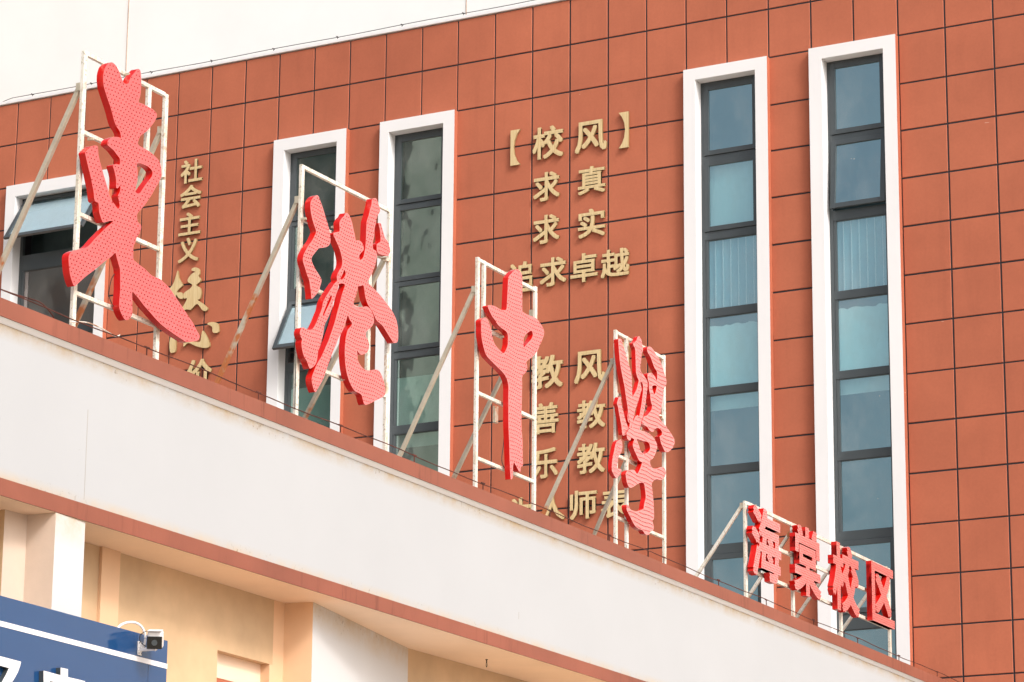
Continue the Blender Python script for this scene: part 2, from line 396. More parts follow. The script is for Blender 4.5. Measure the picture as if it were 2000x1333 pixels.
def xof(px, py, Y): return float(on_y(px, py, Y)[0])
def zof(px, py, Y): return float(on_y(px, py, Y)[2])
YF = 0.11      # face plane of the aluminium frames
def surround(a, b, ia, ib, iz, parent):
    mb = MB(); y0, y1, zb = -0.11, 0.20, 4.6
    # left leg, right leg, head; outer sides are painted terracotta
    mb.box(a, ia, y0, y1, zb, ZT, mis=[0, 0, 0, 0, 0, 1])
    mb.box(ib, b, y0, y1, zb, ZT, mis=[0, 0, 0, 1, 0, 0])
    mb.box(ia, ib, y0, y1, iz, ZT)
    # lip closing the gap between surround and core wall
    return mb.build('window_surround', [M['surround'], M['wall']], parent)

def make_window(key, inner, panes, glass, opened=None):
    """panes: list of (glass_top_z, glass_bottom_z, type, interior)"""
    a, b = WIN[key]; ia, ib, iz = inner
    surround(a, b, ia, ib, iz, school)
    win = empty('window', (0, 0, 0)); win.parent = school
    win.location = Vector(((ia + ib) / 2, YF, panes[-1][1] - .1)) - wloc(school)
    fr = MB(); st = 0.062
    zb = panes[-1][1] - 0.15
    fr.box(ia - .02, ia + st, YF, YF + .07, zb, iz); fr.box(ib - st, ib + .02, YF, YF + .07, zb, iz)
    fr.box(ia + st, ib - st, YF, YF + .07, panes[0][0] + .085, iz)
    for (t0, b0, k0, _), (t1, b1, k1, _) in zip(panes, panes[1:]):
        lo = t1 + (.085 if k1 != 'fixed' else 0.0); hi = b0 - (.085 if k0 != 'fixed' else 0.0)
        if hi - lo < .03: mid = (hi + lo) / 2; lo, hi = mid - .015, mid + .015
        fr.box(ia + st, ib - st, YF, YF + .07, lo, hi)
    fr.build('frame', M['alu'], win, bevel=0.004)
    for (zt, zb_, kind, inner_kind) in panes:
        x0, x1 = ia + st, ib - st; ws = 0.085 if kind != 'fixed' else 0.05
        if kind == 'fixed':
            p = MB(); p.box(x0, x0 + ws, YF + .012, YF + .06, zb_, zt); p.box(x1 - ws, x1, YF + .012, YF + .06, zb_, zt); p.box(x0 + ws, x1 - ws, YF + .012, YF + .06, zt - .012, zt); p.box(x0 + ws, x1 - ws, YF + .012, YF + .06, zb_, zb_ + .012)
            p.build('sash', M['alu'], win, bevel=0.003)
            q = MB(); q.quad([(x0 + ws, YF + .035, zb_), (x1 - ws, YF + .035, zb_), (x1 - ws, YF + .035, zt), (x0 + ws, YF + .035, zt)])
            q.build('pane', glass, win)
        else:
            ang = {'sash': 0.0}.get(kind, None); ang = ang if ang is not None else kind[1]
            H = zt - zb_ + 2 * ws; W = x1 - x0
            so = empty('sash', (0, 0, 0)); so.parent = win; so.location = Vector((x0, YF, zt + ws)) - wloc(win)
            base = wloc(so)
            p = MB(); X0, Y0, Z0 = base
            p.box(X0 + .004, X0 + ws, Y0 - .022, Y0 + .03, Z0 - H + .004, Z0 - .004); p.box(X0 + W - ws, X0 + W - .004, Y0 - .022, Y0 + .03, Z0 - H + .004, Z0 - .004)
            p.box(X0 + ws, X0 + W - ws, Y0 - .022, Y0 + .03, Z0 - ws, Z0 - .004); p.box(X0 + ws, X0 + W - ws, Y0 - .022, Y0 + .03, Z0 - H + .004, Z0 - H + ws)
            # hinge axis along X at the top edge: rotate the mesh itself
            def rotp(mb):
                ca, sa = math.cos(ang), math.sin(ang)
                mb.v = [(x, Y0 + (y - Y0) * ca + (z - Z0) * sa, Z0 - (y - Y0) * sa + (z - Z0) * ca) for x, y, z in mb.v]
            rotp(p); q = MB(); yy = Y0 + .004
            q.quad([(X0 + ws, yy, Z0 - H + ws), (X0 + W - ws, yy, Z0 - H + ws), (X0 + W - ws, yy, Z0 - ws), (X0 + ws, yy, Z0 - ws)]); rotp(q)
            # keep at most three levels: sash ring and pane hang directly on the window
            col.objects.unlink(so); bpy.data.objects.remove(so)
            p.build('sash', M['alu'], win, bevel=0.004); q.build('pane', G_pale if inner_kind == 'pale' else glass, win)
            if inner_kind == 'pale':
                e = MB(); yy = Y0 + .02; e.quad([(X0 + ws, yy, Z0 - H + ws), (X0 + W - ws, yy, Z0 - H + ws), (X0 + W - ws, yy, Z0 - ws * 1.6), (X0 + ws, yy, Z0 - ws * 1.6)]); rotp(e)
                e.build('sky_blind_sheet', M['skyblind'], win)  # sheet added behind the open pane: painted sky reflection, blind in window a
        # what is seen behind the glass
        if inner_kind == 'film':
            q = MB(); nseg = 14; zt2 = zt - 0.13 * (zt - zb_)
            tops = [zt2 + random.uniform(-.02, .02) for _ in range(nseg + 1)]
            for k in range(nseg):
                xa = x0 + (x1 - x0) * k / nseg; xb = x0 + (x1 - x0) * (k + 1) / nseg
                q.quad([(xa, YF + .045, zb_ - .01), (xb, YF + .045, zb_ - .01), (xb, YF + .045, tops[k + 1]), (xa, YF + .045, tops[k])])
            q.build('frosted_film', M['film'], win)
        elif inner_kind == 'blind':
            nsl = 7
            q = MB(); e = MB(); wv = (x1 - x0) / nsl
            for k in range(nsl):
                xa = x0 + k * wv; q.quad([(xa + .008, YF + .10, zb_ - .05), (xa + wv * .98, YF + .125, zb_ - .05), (xa + wv * .98, YF + .125, zt + .04), (xa + .008, YF + .10, zt + .04)])
                e.box(xa - .010, xa + .010, YF + .09, YF + .10, zb_ - .05, zt + .04)
            q.build('blind', M['blind'], win); e.build('blind_edge', M['blind_edge'], win)
        elif inner_kind == 'roller':
            q = MB(); q.box(x0, x1, YF + .12, YF + .13, zt - .20 * (zt - zb_), zt + .05); q.build('roller_blind', M['film'], win)
        elif inner_kind == 'half':
            q = MB(); q.box(x0, x1, YF + .05, YF + .055, zb_ - .01, zt - .28 * (zt - zb_)); q.build('frosted_film', M['film'], win)
        elif inner_kind == 'white':
            q = MB(); q.box(x0, x1, YF + .10, YF + .11, zb_ - .02, zt + .02); q.build('roller_blind', M['film'], win)
    rm = MB(); rm.quad([(ia - .3, 1.2, 4), (ib + .3, 1.2, 4), (ib + .3, 1.2, iz + .2), (ia - .3, 1.2, iz + .2)]); rm.build('interior_wall', M['room'], win)
    return win

G_sky = glass_mat('blue_window_glass', 0.02, (0.60, 0.76, 0.78), 0.44, (0.62, 0.90, 0.97))
G_pale = glass_mat('pale_window_glass', 0.02, (0.90, 0.95, 0.97), 0.18)
G_wav = glass_mat('green_window_glass', 0.10, (0.34, 0.46, 0.44), 0.29, (0.62, 0.82, 0.76))
YG = YF + .02
def P(x, yt, yb, kind='fixed', inn=None): return (zof(x, yt, YG), zof(x, yb, YG), kind, inn)
# window d (second from right)
d_in = (xof(1357.4, 156, -.11), xof(1474.2, 136, -.11), zof(1357.4, 156.1, -.11))
make_window('d', d_in, [P(1390, 177.3, 295.4, 'sash'), P(1391, 325.3, 444, 'sash', 'white'), P(1387, 470, 605.8, 'fixed', 'blind'), P(1388.5, 620.6, 758.6, 'fixed', 'film'),
                        P(1390, 773, 912.7, 'fixed', 'roller'), P(1393, 927.4, 1066), P(1399, 1094, 1212, 'sash')], G_sky)
e_in = (xof(1604, 115, -.11), xof(1724, 94, -.11), zof(1604, 114.8, -.11))
make_window('e', e_in, [P(1633, 135.7, 255, 'sash'), P(1634, 285.7, 402.5, ('open', R(5)), 'dark'), P(1637, 431.8, 570.9, 'fixed', 'blind'), P(1638, 586, 727, 'fixed', 'film'),
                        P(1642, 741, 884.6, 'fixed', 'roller'), P(1647, 900, 1040), P(1652, 1067.7, 1190, 'sash'), P(1656, 1231, 1345, 'fixed')], G_sky)
c_in = (xof(759, 258.5, -.11), xof(865.6, 240, -.11), zof(759, 258.5, -.11))
make_window('c', c_in, [P(790, 278.6, 391, 'sash'), P(784, 413.6, 542.6, 'sash'), P(785, 561.5, 678.5, 'sash'), P(775.5, 702.5, 833.6, 'fixed', 'half'), P(774, 849.5, 975, 'fixed', 'roller'), P(772, 990, 1100)], G_wav)
b_in = (xof(555, 294, -.11), xof(657.6, 276, -.11), zof(555, 293.9, -.11))
make_window('b', b_in, [P(580, 311.5, 424, 'sash'), P(573, 443, 566, 'fixed'), P(571, 600, 700, ('open', R(28)), 'pale'), P(566, 728, 845, 'fixed', 'half'), P(562, 865, 980)], G_wav)
a_in = (xof(30, 384, -.11), xof(187, 520, -.11), zof(30, 384, -.11))
make_window('a', a_in, [P(45, 402, 492, ('open', R(33)), 'pale'), P(50, 530, 650, 'fixed', None), P(50, 665, 780, 'fixed')], glass_mat('grey_window_glass', 0.05, (0.42, 0.38, 0.37), 0.38, (0.80, 0.72, 0.70)))

# ------------------------------------------------------------------ white upper building behind the parapet
up = tag(empty('white_building', (-25, 4, 0)), 'plain white wall with a rusty vertical joint rising behind the red parapet', 'building')
ub = MB(); ub.box(-70, 20, 7.0, 14, -1.6, 34); ub.build('wall', M['upper'], up)
for (px, py) in ((249.5, 60), (911, 4)):
    x = xof(px, py, 7.0)
    j = MB(); j.box(x - .012, x + .012, 6.992, 7.0, 10, 34); j.build('wall_joint', M['rustmark'], up)

# ------------------------------------------------------------------ canopy
def cx(Y): return -5.55585e-4 * Y * Y - 0.053705 * Y - 15.9323
CANP = tag(empty('entrance_canopy', (-15.5, -14, -1.6)), 'long white canopy with terracotta coping and band crossing in front of the red wall', 'canopy')
YS = np.linspace(-31, -0.15, 60)
def strip(prof, mats, name, smooth=False):
    """sweep a closed profile [(dx, z), ...] along the curved edge"""
    mb = MB(); n = len(prof); base = 0
    for Y in YS:
        sl = -2 * 5.55585e-4 * Y - 0.053705; L = math.hypot(sl, 1); nx, ny = 1 / L, -sl / L
        for (dx, z, _) in prof: mb.v.append((cx(Y) + nx * dx, Y + ny * dx, z))
    for i in range(len(YS) - 1):
        for k in range(n):
            k2 = (k + 1) % n
            mb.f.append((i * n + k, (i + 1) * n + k, (i + 1) * n + k2, i * n + k2)); mb.m.append(prof[k][2])
    mb.f.append(tuple(range(n))); mb.m.append(0); mb.f.append(tuple((len(YS) - 1) * n + k for k in range(n))[::-1]); mb.m.append(0)
    return mb.build(name, mats, CANP, smooth=False)
H = 6.40
strip([(0, H, 0), (0, 6.255, 0), (-.22, 6.255, 0), (-.22, H + .01, 0)], [M['band']], 'coping')
strip([(-.012, 6.2545, 0), (-.050, 6.216, 0), (-.2, 6.216, 0), (-.2, 6.2545, 0)], [M['drip']], 'drip_moulding')
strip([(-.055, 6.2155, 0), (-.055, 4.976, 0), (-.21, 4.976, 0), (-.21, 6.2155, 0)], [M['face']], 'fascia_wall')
strip([(-.035, 4.9755, 0), (-.035, 4.837, 0), (-.2, 4.837, 0), (-.2, 4.9755, 0)], [M['band']], 'fascia_band')
rf = MB(); rf.v = []
ys = list(YS)
for z in (6.1, 6.0):
    for Y in ys: rf.v.append((cx(Y) - .205, Y, z))
    for Y in ys: rf.v.append((-27.0, Y, z))
n = len(ys)
for i in range(n - 1):
    rf.f.append((i, i + 1, n + i + 1, n + i)); rf.m.append(0)
    rf.f.append((2 * n + i, 3 * n + i, 3 * n + i + 1, 2 * n + i + 1)); rf.m.append(0)
rf.build('roof_slab', M['roof'], CANP)
sf = MB()
for i in range(n - 1):
    sf.quad([(cx(ys[i]) - .038, ys[i], 4.834), (cx(ys[i + 1]) - .038, ys[i + 1], 4.834), (-17.6, ys[i + 1], 4.834), (-17.6, ys[i], 4.834)])
sf.build('soffit', M['soffit'], CANP)
# thin vertical hairline joints of the fascia
for (px, ya, yb) in ((170.5, 800, 978), (1014, 1196, 1210)):
    best = min(np.linspace(-27, -1, 2600), key=lambda Y: abs(project((cx(Y) - .055, Y, 5.6))[0] - px))
    xx = cx(best) - .0545
    za = on_x(px, ya, xx)[2]; zb2 = on_x(px, yb, xx)[2]
    hj = MB(); hj.box(xx - .001, xx + .0008, best - .004, best + .004, max(zb2, 4.98), min(za, 6.2)); hj.build('hairline_crack', M['crack'], CANP)
# walls and piers below (points surveyed on the soffit plane)
ZS = 4.833
def sp(px, py): q = on_z(px, py, ZS); return np.array([q[0], q[1]])
def wallseg(a, b, thick, mats, name, z0=-1.6, z1=ZS, mi_end=None, label=None):
    """vertical slab whose front face runs a->b (increasing Y), thickness to -X side"""
    a = np.array(a); b = np.array(b); d = (b - a) / np.linalg.norm(b - a); nrm = np.array([d[1], -d[0]])
    c, e = b - nrm * thick, a - nrm * thick
    mb = MB(); mb.hexa([(*a, z0), (*b, z0), (*c, z0), (*e, z0), (*a, z1), (*b, z1), (*c, z1), (*e, z1)], mis=[0, 0, 0, 0, 0, 1])
    return mb.build(name, mats, CANP, label=label)
L1, L2 = sp(166.6, 1059.4), sp(500, 1161.5)
dm = (L2 - L1) / np.linalg.norm(L2 - L1)
pA, pB = sp(109.2, 1001.5), sp(166.6, 1020.0); pC, pD = sp(61, 1008.4), sp(9.7, 995.7)
M['beige'] = plain('pier_shade_beige', (0.60, 0.48, 0.39), 0.75, var=0.08, scale=2.0, bmp=0.2)  # shade on the narrow pier's side put into the colour
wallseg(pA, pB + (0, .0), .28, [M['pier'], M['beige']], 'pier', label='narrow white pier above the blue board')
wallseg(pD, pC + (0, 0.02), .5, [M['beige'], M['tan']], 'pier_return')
q1, q2 = sp(611.8, 1176.3), sp(800, 1268); q3 = sp(564.5, 1181); q4 = sp(530, 1171)
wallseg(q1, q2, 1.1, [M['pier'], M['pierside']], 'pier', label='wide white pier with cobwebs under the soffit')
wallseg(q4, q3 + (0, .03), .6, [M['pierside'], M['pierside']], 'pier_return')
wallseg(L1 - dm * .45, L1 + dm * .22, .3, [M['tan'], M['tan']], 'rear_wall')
a0 = L1 + dm * .22; a1 = L1 + dm * .50
nr = np.array([dm[1], -dm[0]])
wallseg(a0 + nr * .03, a1 + nr * .03, .3, [M['pierside'], M['pierside']], 'pilaster', label='narrow orange pilaster on the rear wall')
# rear wall with a doorway cut near its right end
def onwall(px, py, P0, d):
    r_ = ray(px, py); nn = np.array([d[1], -d[0], 0]); t = (np.array([P0[0], P0[1], 0]) - CAM).dot(nn) / r_.dot(nn); p = CAM + r_ * t
    return np.array([p[0], p[1]]), p[2]
do, zd = onwall(425, 1270, L1, dm); 
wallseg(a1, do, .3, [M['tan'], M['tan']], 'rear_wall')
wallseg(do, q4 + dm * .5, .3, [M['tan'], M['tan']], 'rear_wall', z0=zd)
dn = nr * .10
wallseg(do - dn, q4 + dm * 1.2 - dn, .1, [M['soffit'], M['soffit']], 'door_lintel', z0=onwall(425, 1318, L1, dm)[1])
dd = MB(); x0_ = do - dn * 1.02
wallseg(do - dn, q4 + dm * 1.2 - dn, .1, [M['wall'], M['wall']], 'inner_wall', z1=onwall(425, 1318, L1, dm)[1] - .003)
wallseg(sp(800, 1266) - (0.02, .3), sp(1016, 1332.8) + (0, 6), .3, [M['tan'], M['tan']], 'rear_wall')
wallseg(pD - (0.55, 2.5), pD + (-0.5, .8), .2, [M['tan'], M['tan']], 'rear_wall')
bk = MB(); bk.box(-27, -17.5, -31, -.1, -1.6, -1.5); bk.box(-27, -26.8, -31, -.1, -1.6, 6.1); bk.build('back_wall', M['tan'], CANP)

# ------------------------------------------------------------------ lightning conductors
def conductor(label, pts, stands, drop, r, m_, loc):
    o = tag(empty('lightning_conductor', loc), label, 'lightning conductor')
    mb = MB(); mb.tube(pts, r, 6); mb.build('rod', m_, o)
    for s_ in stands:
        k = MB(); k.bar(s_, s_ - np.array([0, 0, drop]), .009, .009, up=(1, 0, 0)); k.bar(s_ + np.array([0, -.035, .004]), s_ + np.array([0, .035, .004]), .016, .012)
        k.build('stand', m_, o)
    return o
def wire_at(px): # position of the wire above the coping for a given photo column
    best = None
    for Y in np.linspace(-27, -0.2, 1200):
        p = np.array([cx(Y) - .06, Y, H + .092]); e = abs(project(p)[0] - px)
        if best is None or e < best[0]: best = (e, p)
    return best[1]
wp = []
for Y in np.arange(-28, -.9, .35): wp.append(np.array([cx(Y) - .06, Y, H + .090 + .008 * math.sin(Y * 1.9) + .004 * math.sin(Y * 5.3)]))
st = [wire_at(x) for x in (288, 506, 666, 810, 944, 1074, 1190, 1297, 1403, 1497, 1589, 1675, 1756, 1830)]
wp += [np.array([cx(-.7) - .06, -.7, H + .08]), np.array([cx(-.55) - .05, -.55, H + .05]), np.array([cx(-.5) - .09, -.42, H + .075])]
conductor('thin rusty lightning rod on little stands along the canopy coping', wp, st, .09, .0052, M['rust'], (-15.5, -14, H))
tp = [np.array([x, .12, 19.02 + .006 * math.sin(x * 2.1)]) for x in np.arange(-35.2, -13.5, .4)]
ts = [np.array([float(on_y(x, y, .12)[0]), .12, 19.02]) for x, y in ((63, 193), (178, 172), (295, 151), (413, 129), (534, 107), (659, 84), (785, 59), (905, 37))] 
tp = [np.array([-35.62, .12, 19.0]), np.array([-35.7, .14, 18.96]), np.array([-35.6, .12, 18.94]), np.array([-35.35, .12, 19.0])] + tp
conductor('thin dark lightning rod along the top of the red parapet', tp, ts, .10, .0062, M['wire'], (-24, .12, 18.93))

# ------------------------------------------------------------------ outline helpers for the sign characters
def smooth(pts, it=3):
    P_ = [np.array(p, float) for p in pts]; n = len(P_); out_ = []
    for i in range(n):
        p0, p1, p2, p3 = P_[i - 1], P_[i], P_[(i + 1) % n], P_[(i + 2) % n]
        for k in range(it):
            t = k / it
            out_.append(0.5 * ((2 * p1) + (-p0 + p2) * t + (2 * p0 - 5 * p1 + 4 * p2 - p3) * t * t + (-p0 + 3 * p1 - 3 * p2 + p3) * t ** 3))
    return out_
def tr(ox, oy, s, pts): return [(ox + x / s, oy + y / s) for x, y in pts]
def add_prism(mb, plane, loops, front, back):
    """loops: outer + holes in (s,z)"""
    L3 = [[Vector((p[0], p[1], 0)) for p in lp] for lp in loops]
    flat = [p for lp in loops for p in lp]
    tris = tessellate_polygon(L3)
    b = len(mb.v)
    for p in flat: mb.v.append(tuple(plane.pt(p[0], p[1], front)))
    for p in flat: mb.v.append(tuple(plane.pt(p[0], p[1], back)))
    nf = len(flat)
    T2 = []
    for t in tris:
        A, B, C_ = flat[t[0]], flat[t[1]], flat[t[2]]
        ar = (B[0] - A[0]) * (C_[1] - A[1]) - (B[1] - A[1]) * (C_[0] - A[0])
        if abs(ar) < 1e-12: continue
        tt = t if ar > 0 else (t[0], t[2], t[1])
        mb.f.append(tuple(b + i for i in tt)); mb.m.append(0); mb.f.append(tuple(b + nf + i for i in tt[::-1])); mb.m.append(1)
        T2.append((A, B, C_))
    k0 = 0
    for lp in loops:
        m_ = len(lp)
        for i in range(m_):
            j = (i + 1) % m_; mb.f.append((b + k0 + i, b + nf + k0 + i, b + nf + k0 + j, b + k0 + j)); mb.m.append(1)
        k0 += m_
    return T2
def inside(T, x, z):
    A, B, C_ = T
    d1 = (B[:, 0] - A[:, 0]) * (z - A[:, 1]) - (B[:, 1] - A[:, 1]) * (x - A[:, 0])
    d2 = (C_[:, 0] - B[:, 0]) * (z - B[:, 1]) - (C_[:, 1] - B[:, 1]) * (x - B[:, 0])
    d3 = (A[:, 0] - C_[:, 0]) * (z - C_[:, 1]) - (A[:, 1] - C_[:, 1]) * (x - C_[:, 0])
    return bool(np.any(((d1 >= -1e-9) & (d2 >= -1e-9) & (d3 >= -1e-9)) | ((d1 <= 1e-9) & (d2 <= 1e-9) & (d3 <= 1e-9))))
def leds(plane, T2, front, ds, dz, marg, r, parent, wave=0.0):
    A = np.array([t[0] for t in T2]); B = np.array([t[1] for t in T2]); C_ = np.array([t[2] for t in T2]); T = (A, B, C_)
    allp = np.concatenate([A, B, C_]); s0, z0 = allp.min(0); s1, z1 = allp.max(0)
    mb = MB(); z = z0; row = 0
    while z < z1:
        s = s0 + (row % 2) * ds * .5
        while s < s1:
            zz = z + wave * math.sin(s * 14 + z * 3) + random.uniform(-.002, .002); ss = s + random.uniform(-.002, .002)
            if all(inside(T, ss + a, zz + b) for a, b in ((0, 0), (marg, 0), (-marg, 0), (0, marg), (0, -marg))):
                b0 = len(mb.v)
                for k in range(6):
                    an = k * math.pi / 3; mb.v.append(tuple(plane.pt(ss + r * math.cos(an), zz + r * math.sin(an), front + .0005)))
                for k in range(6):
                    an = k * math.pi / 3; mb.v.append(tuple(plane.pt(ss + .6 * r * math.cos(an), zz + .6 * r * math.sin(an), front + r * .9)))
                for k in range(6):
                    mb.f.append((b0 + k, b0 + (k + 1) % 6, b0 + 6 + (k + 1) % 6, b0 + 6 + k)); mb.m.append(0)
                mb.f.append(tuple(b0 + 6 + k for k in range(6))); mb.m.append(0)
            s += ds
        z += dz; row += 1
    o = mb.build('led_dots', M['led'], parent); tag(o, kind='stuff'); return o

GAPB = 0.030      # stand-off between letter back and frame front
def big_char(label, X0, ref, slope, comps, depth, ds, dz, steps=3, fm='red_front'):
    pl = VPlane(on_x(ref[0], ref[1], X0), slope)
    pts = [pl.sz(px, py) for lp in comps for px, py in lp[0]]
    smin = min(p[0] for p in pts); smax = max(p[0] for p in pts); zmin = min(p[1] for p in pts)
    root = tag(empty('sign_character', tuple(pl.pt((smin + smax) / 2, zmin))), label, 'sign character', 'large red brush characters on the canopy sign')
    T = []; mb = MB()
    for ci, loops in enumerate(comps):
        lps = []
        for lp in loops:
            q = [pl.sz(px, py) for px, py in lp]
            lps.append([tuple(v) for v in smooth(q, steps)])
        T += add_prism(mb, pl, lps, -0.0018 * ci, -depth + .001 * ci)
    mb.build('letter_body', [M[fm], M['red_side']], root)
    leds(pl, T, 0.0, ds, dz, .010, .0062, root, .006)
    return pl, root

# character 1 ---------------------------------------------------------------
A_ = lambda p: tr(110, 110, 6.6667, p); B_ = lambda p: tr(110, 290, 6.6667, p); C__ = lambda p: tr(110, 480, 6.6667, p)
ch1 = (A_([(725, 82), (775, 120), (815, 190), (840, 260), (870, 335), (905, 362), (940, 350), (965, 280), (1010, 225), (1060, 168), (1095, 190), (1103, 260), (1108, 350), (1100, 450), (1090, 530), (1070, 595), (1110, 615), (1180, 650), (1250, 690), (1300, 740), (1308, 785), (1280, 850), (1220, 930), (1170, 985), (1110, 1025), (1085, 1060), (1065, 1120), (1068, 1155), (1110, 1185), (1180, 1220), (1230, 1255)])
       + B_([(1290, 110), (1335, 160), (1360, 230), (1372, 330), (1365, 380), (1330, 450), (1290, 520), (1250, 590), (1200, 670), (1150, 740), (1115, 780), (1070, 830), (1050, 870), (1055, 930), (1065, 965), (1100, 1000), (1105, 1040), (1080, 1110), (1050, 1160), (1030, 1220), (1005, 1280)])
       + C__([(1003, 70), (1005, 180), (1040, 215), (1100, 265), (1160, 310), (1230, 380), (1290, 412), (1350, 435), (1420, 500), (1480, 560), (1540, 650), (1600, 740), (1660, 830), (1720, 920), (1780, 1010), (1820, 1090), (1860, 1160), (1865, 1200), (1840, 1235), (1780, 1250), (1700, 1255), (1620, 1210), (1530, 1150), (1440, 1085), (1370, 1030), (1290, 950), (1220, 870), (1140, 780), (1080, 700), (1030, 640), (990, 605), (990, 700), (990, 850), (985, 910), (950, 955), (905, 970), (870, 930), (840, 870), (820, 800), (822, 700), (830, 600), (832, 500), (830, 320), (810, 240), (785, 150), (768, 95), (720, 140), (640, 200), (560, 265), (480, 330), (400, 390), (330, 450), (270, 505), (235, 530), (205, 470), (180, 380), (165, 270), (160, 150), (180, 100), (230, 70), (300, 50), (370, 35)])
       + B_([(430, 1262), (500, 1180), (560, 1120), (620, 1060), (680, 1005), (740, 950), (680, 950), (610, 965), (580, 900), (560, 830), (555, 760), (545, 710), (500, 680), (485, 560), (465, 460), (440, 340), (410, 220), (385, 110), (375, 60)])
       + A_([(400, 1230), (450, 1180), (490, 1165), (535, 1170), (545, 1210), (550, 1290)])
       + B_([(580, 220), (610, 320), (640, 420), (670, 520), (690, 600), (720, 680), (760, 730), (790, 775), (810, 785), (825, 750), (815, 680), (803, 620), (815, 590), (830, 560), (832, 490), (800, 520), (780, 510), (780, 430), (765, 330), (745, 260), (740, 220), (780, 205), (825, 210), (828, 140)])
       + A_([(790, 1285), (745, 1225), (700, 1185), (668, 1155), (668, 1110), (700, 1075), (750, 1052), (810, 1055), (840, 1065), (838, 1020), (820, 970), (780, 910), (750, 830), (730, 750), (710, 680), (680, 590), (650, 500), (620, 400), (610, 300), (615, 220), (640, 140), (680, 95)]))
ch1h = B_([(1060, 195), (1110, 200), (1180, 230), (1230, 270), (1252, 310), (1245, 360), (1220, 400), (1180, 450), (1130, 520), (1090, 580), (1060, 590), (1035, 570), (1035, 500), (1055, 430), (1060, 350), (1055, 280), (1050, 220)])
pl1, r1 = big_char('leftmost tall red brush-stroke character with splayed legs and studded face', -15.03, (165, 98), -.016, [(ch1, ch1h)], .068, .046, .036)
# character 2 ---------------------------------------------------------------
D_ = lambda p: tr(560, 370, 8.3333, p); E_ = lambda p: tr(560, 520, 8.3333, p); F_ = lambda p: tr(560, 650, 8.3333, p)
c2a = (D_([(490, 98), (520, 115), (550, 190), (590, 300), (625, 420), (660, 530), (690, 640), (710, 740), (715, 840), (705, 890), (670, 930), (600, 950), (530, 958), (500, 990), (450, 1050), (410, 1110), (408, 1160), (430, 1220), (480, 1320)])
       + E_([(520, 130), (560, 200), (568, 250), (550, 320), (530, 390), (480, 470), (430, 520), (405, 530), (400, 450), (385, 330), (370, 240), (340, 160), (310, 60)])
       + D_([(280, 1220), (265, 1140), (280, 1060), (320, 980), (370, 900), (420, 830), (455, 760), (480, 700), (470, 640), (440, 560), (410, 440), (390, 330), (390, 240), (400, 190), (440, 130)]))
c2b = (D_([(960, 388), (1000, 400), (1030, 450), (1060, 530), (1080, 620), (1105, 730), (1120, 810), (1125, 840), (1160, 830), (1205, 850), (1240, 900), (1252, 980), (1215, 1030), (1185, 1070), (1180, 1110), (1195, 1150), (1240, 1120), (1260, 1050), (1280, 950), (1290, 800), (1295, 650), (1300, 550), (1310, 500), (1335, 420), (1360, 320), (1380, 240), (1385, 190), (1400, 155), (1450, 145), (1480, 190), (1500, 260), (1520, 330), (1515, 370), (1480, 430), (1460, 490), (1450, 560), (1430, 640), (1425, 760), (1405, 850), (1400, 920), (1410, 980), (1450, 1000), (1468, 1040), (1470, 1090), (1455, 1160), (1440, 1240)])
       + E_([(1400, 90), (1370, 160), (1330, 230), (1320, 260), (1370, 320), (1440, 390), (1510, 460), (1590, 560), (1660, 650), (1720, 740), (1760, 820), (1790, 900), (1808, 1000), (1815, 1100), (1810, 1200), (1790, 1245), (1740, 1250), (1700, 1190), (1640, 1100), (1580, 1000), (1540, 950), (1470, 890), (1430, 820), (1400, 750), (1360, 690), (1310, 600), (1280, 500), (1265, 400), (1248, 315), (1200, 325), (1160, 335), (1150, 400), (1120, 500), (1100, 560), (1090, 620), (1110, 650), (1170, 668), (1240, 665), (1300, 658), (1350, 690), (1390, 750), (1415, 830), (1420, 900), (1400, 960), (1350, 1020), (1300, 1060), (1285, 1100), (1295, 1160), (1330, 1220), (1345, 1290)])
       + F_([(1340, 260), (1310, 320), (1260, 350), (1210, 360), (1165, 320), (1145, 290), (1150, 360), (1155, 430), (1180, 500), (1230, 570), (1290, 610), (1340, 625), (1400, 612), (1450, 600), (1500, 620), (1540, 680), (1570, 760), (1595, 860), (1605, 960), (1600, 1010), (1560, 1050), (1480, 1090), (1400, 1130), (1330, 1165), (1270, 1170), (1240, 1100), (1220, 1020), (1170, 980), (1110, 950), (1060, 880), (1010, 770), (970, 620), (950, 450), (945, 300), (955, 130)])
       + E_([(975, 1103), (1000, 1030), (1065, 945), (1030, 880), (995, 805), (970, 880), (940, 980), (900, 1070)])
       + F_([(840, 100), (800, 210), (760, 300), (720, 400), (690, 480), (650, 590), (620, 680), (590, 760), (540, 850), (500, 920), (465, 970), (430, 890), (410, 800), (410, 720), (440, 640), (470, 560), (510, 480), (560, 400), (600, 310), (640, 220), (680, 130)])
       + E_([(715, 1113), (760, 980), (790, 880), (820, 760), (840, 690), (865, 600), (880, 540), (910, 430), (945, 330), (940, 295), (900, 283), (860, 290), (845, 310), (835, 370), (810, 450), (780, 540), (755, 600), (740, 680), (700, 780), (660, 870), (620, 950), (600, 1050), (590, 1130)])
       + F_([(570, 130), (540, 230), (510, 310), (500, 400), (480, 490), (440, 550), (390, 585), (365, 570), (330, 470), (280, 380), (250, 270), (240, 160), (250, 110), (225, 60)])
       + E_([(215, 1080), (235, 1020), (270, 1000), (330, 1030), (390, 1040), (440, 1000), (490, 900), (530, 800), (570, 700), (590, 600), (630, 510), (680, 430), (740, 340), (790, 270), (820, 240), (815, 180), (840, 100)])
       + D_([(890, 1270), (905, 1180), (895, 1100), (870, 1000), (830, 900), (790, 810), (760, 740), (775, 705), (855, 690), (860, 620), (860, 540), (890, 480), (930, 440)]))
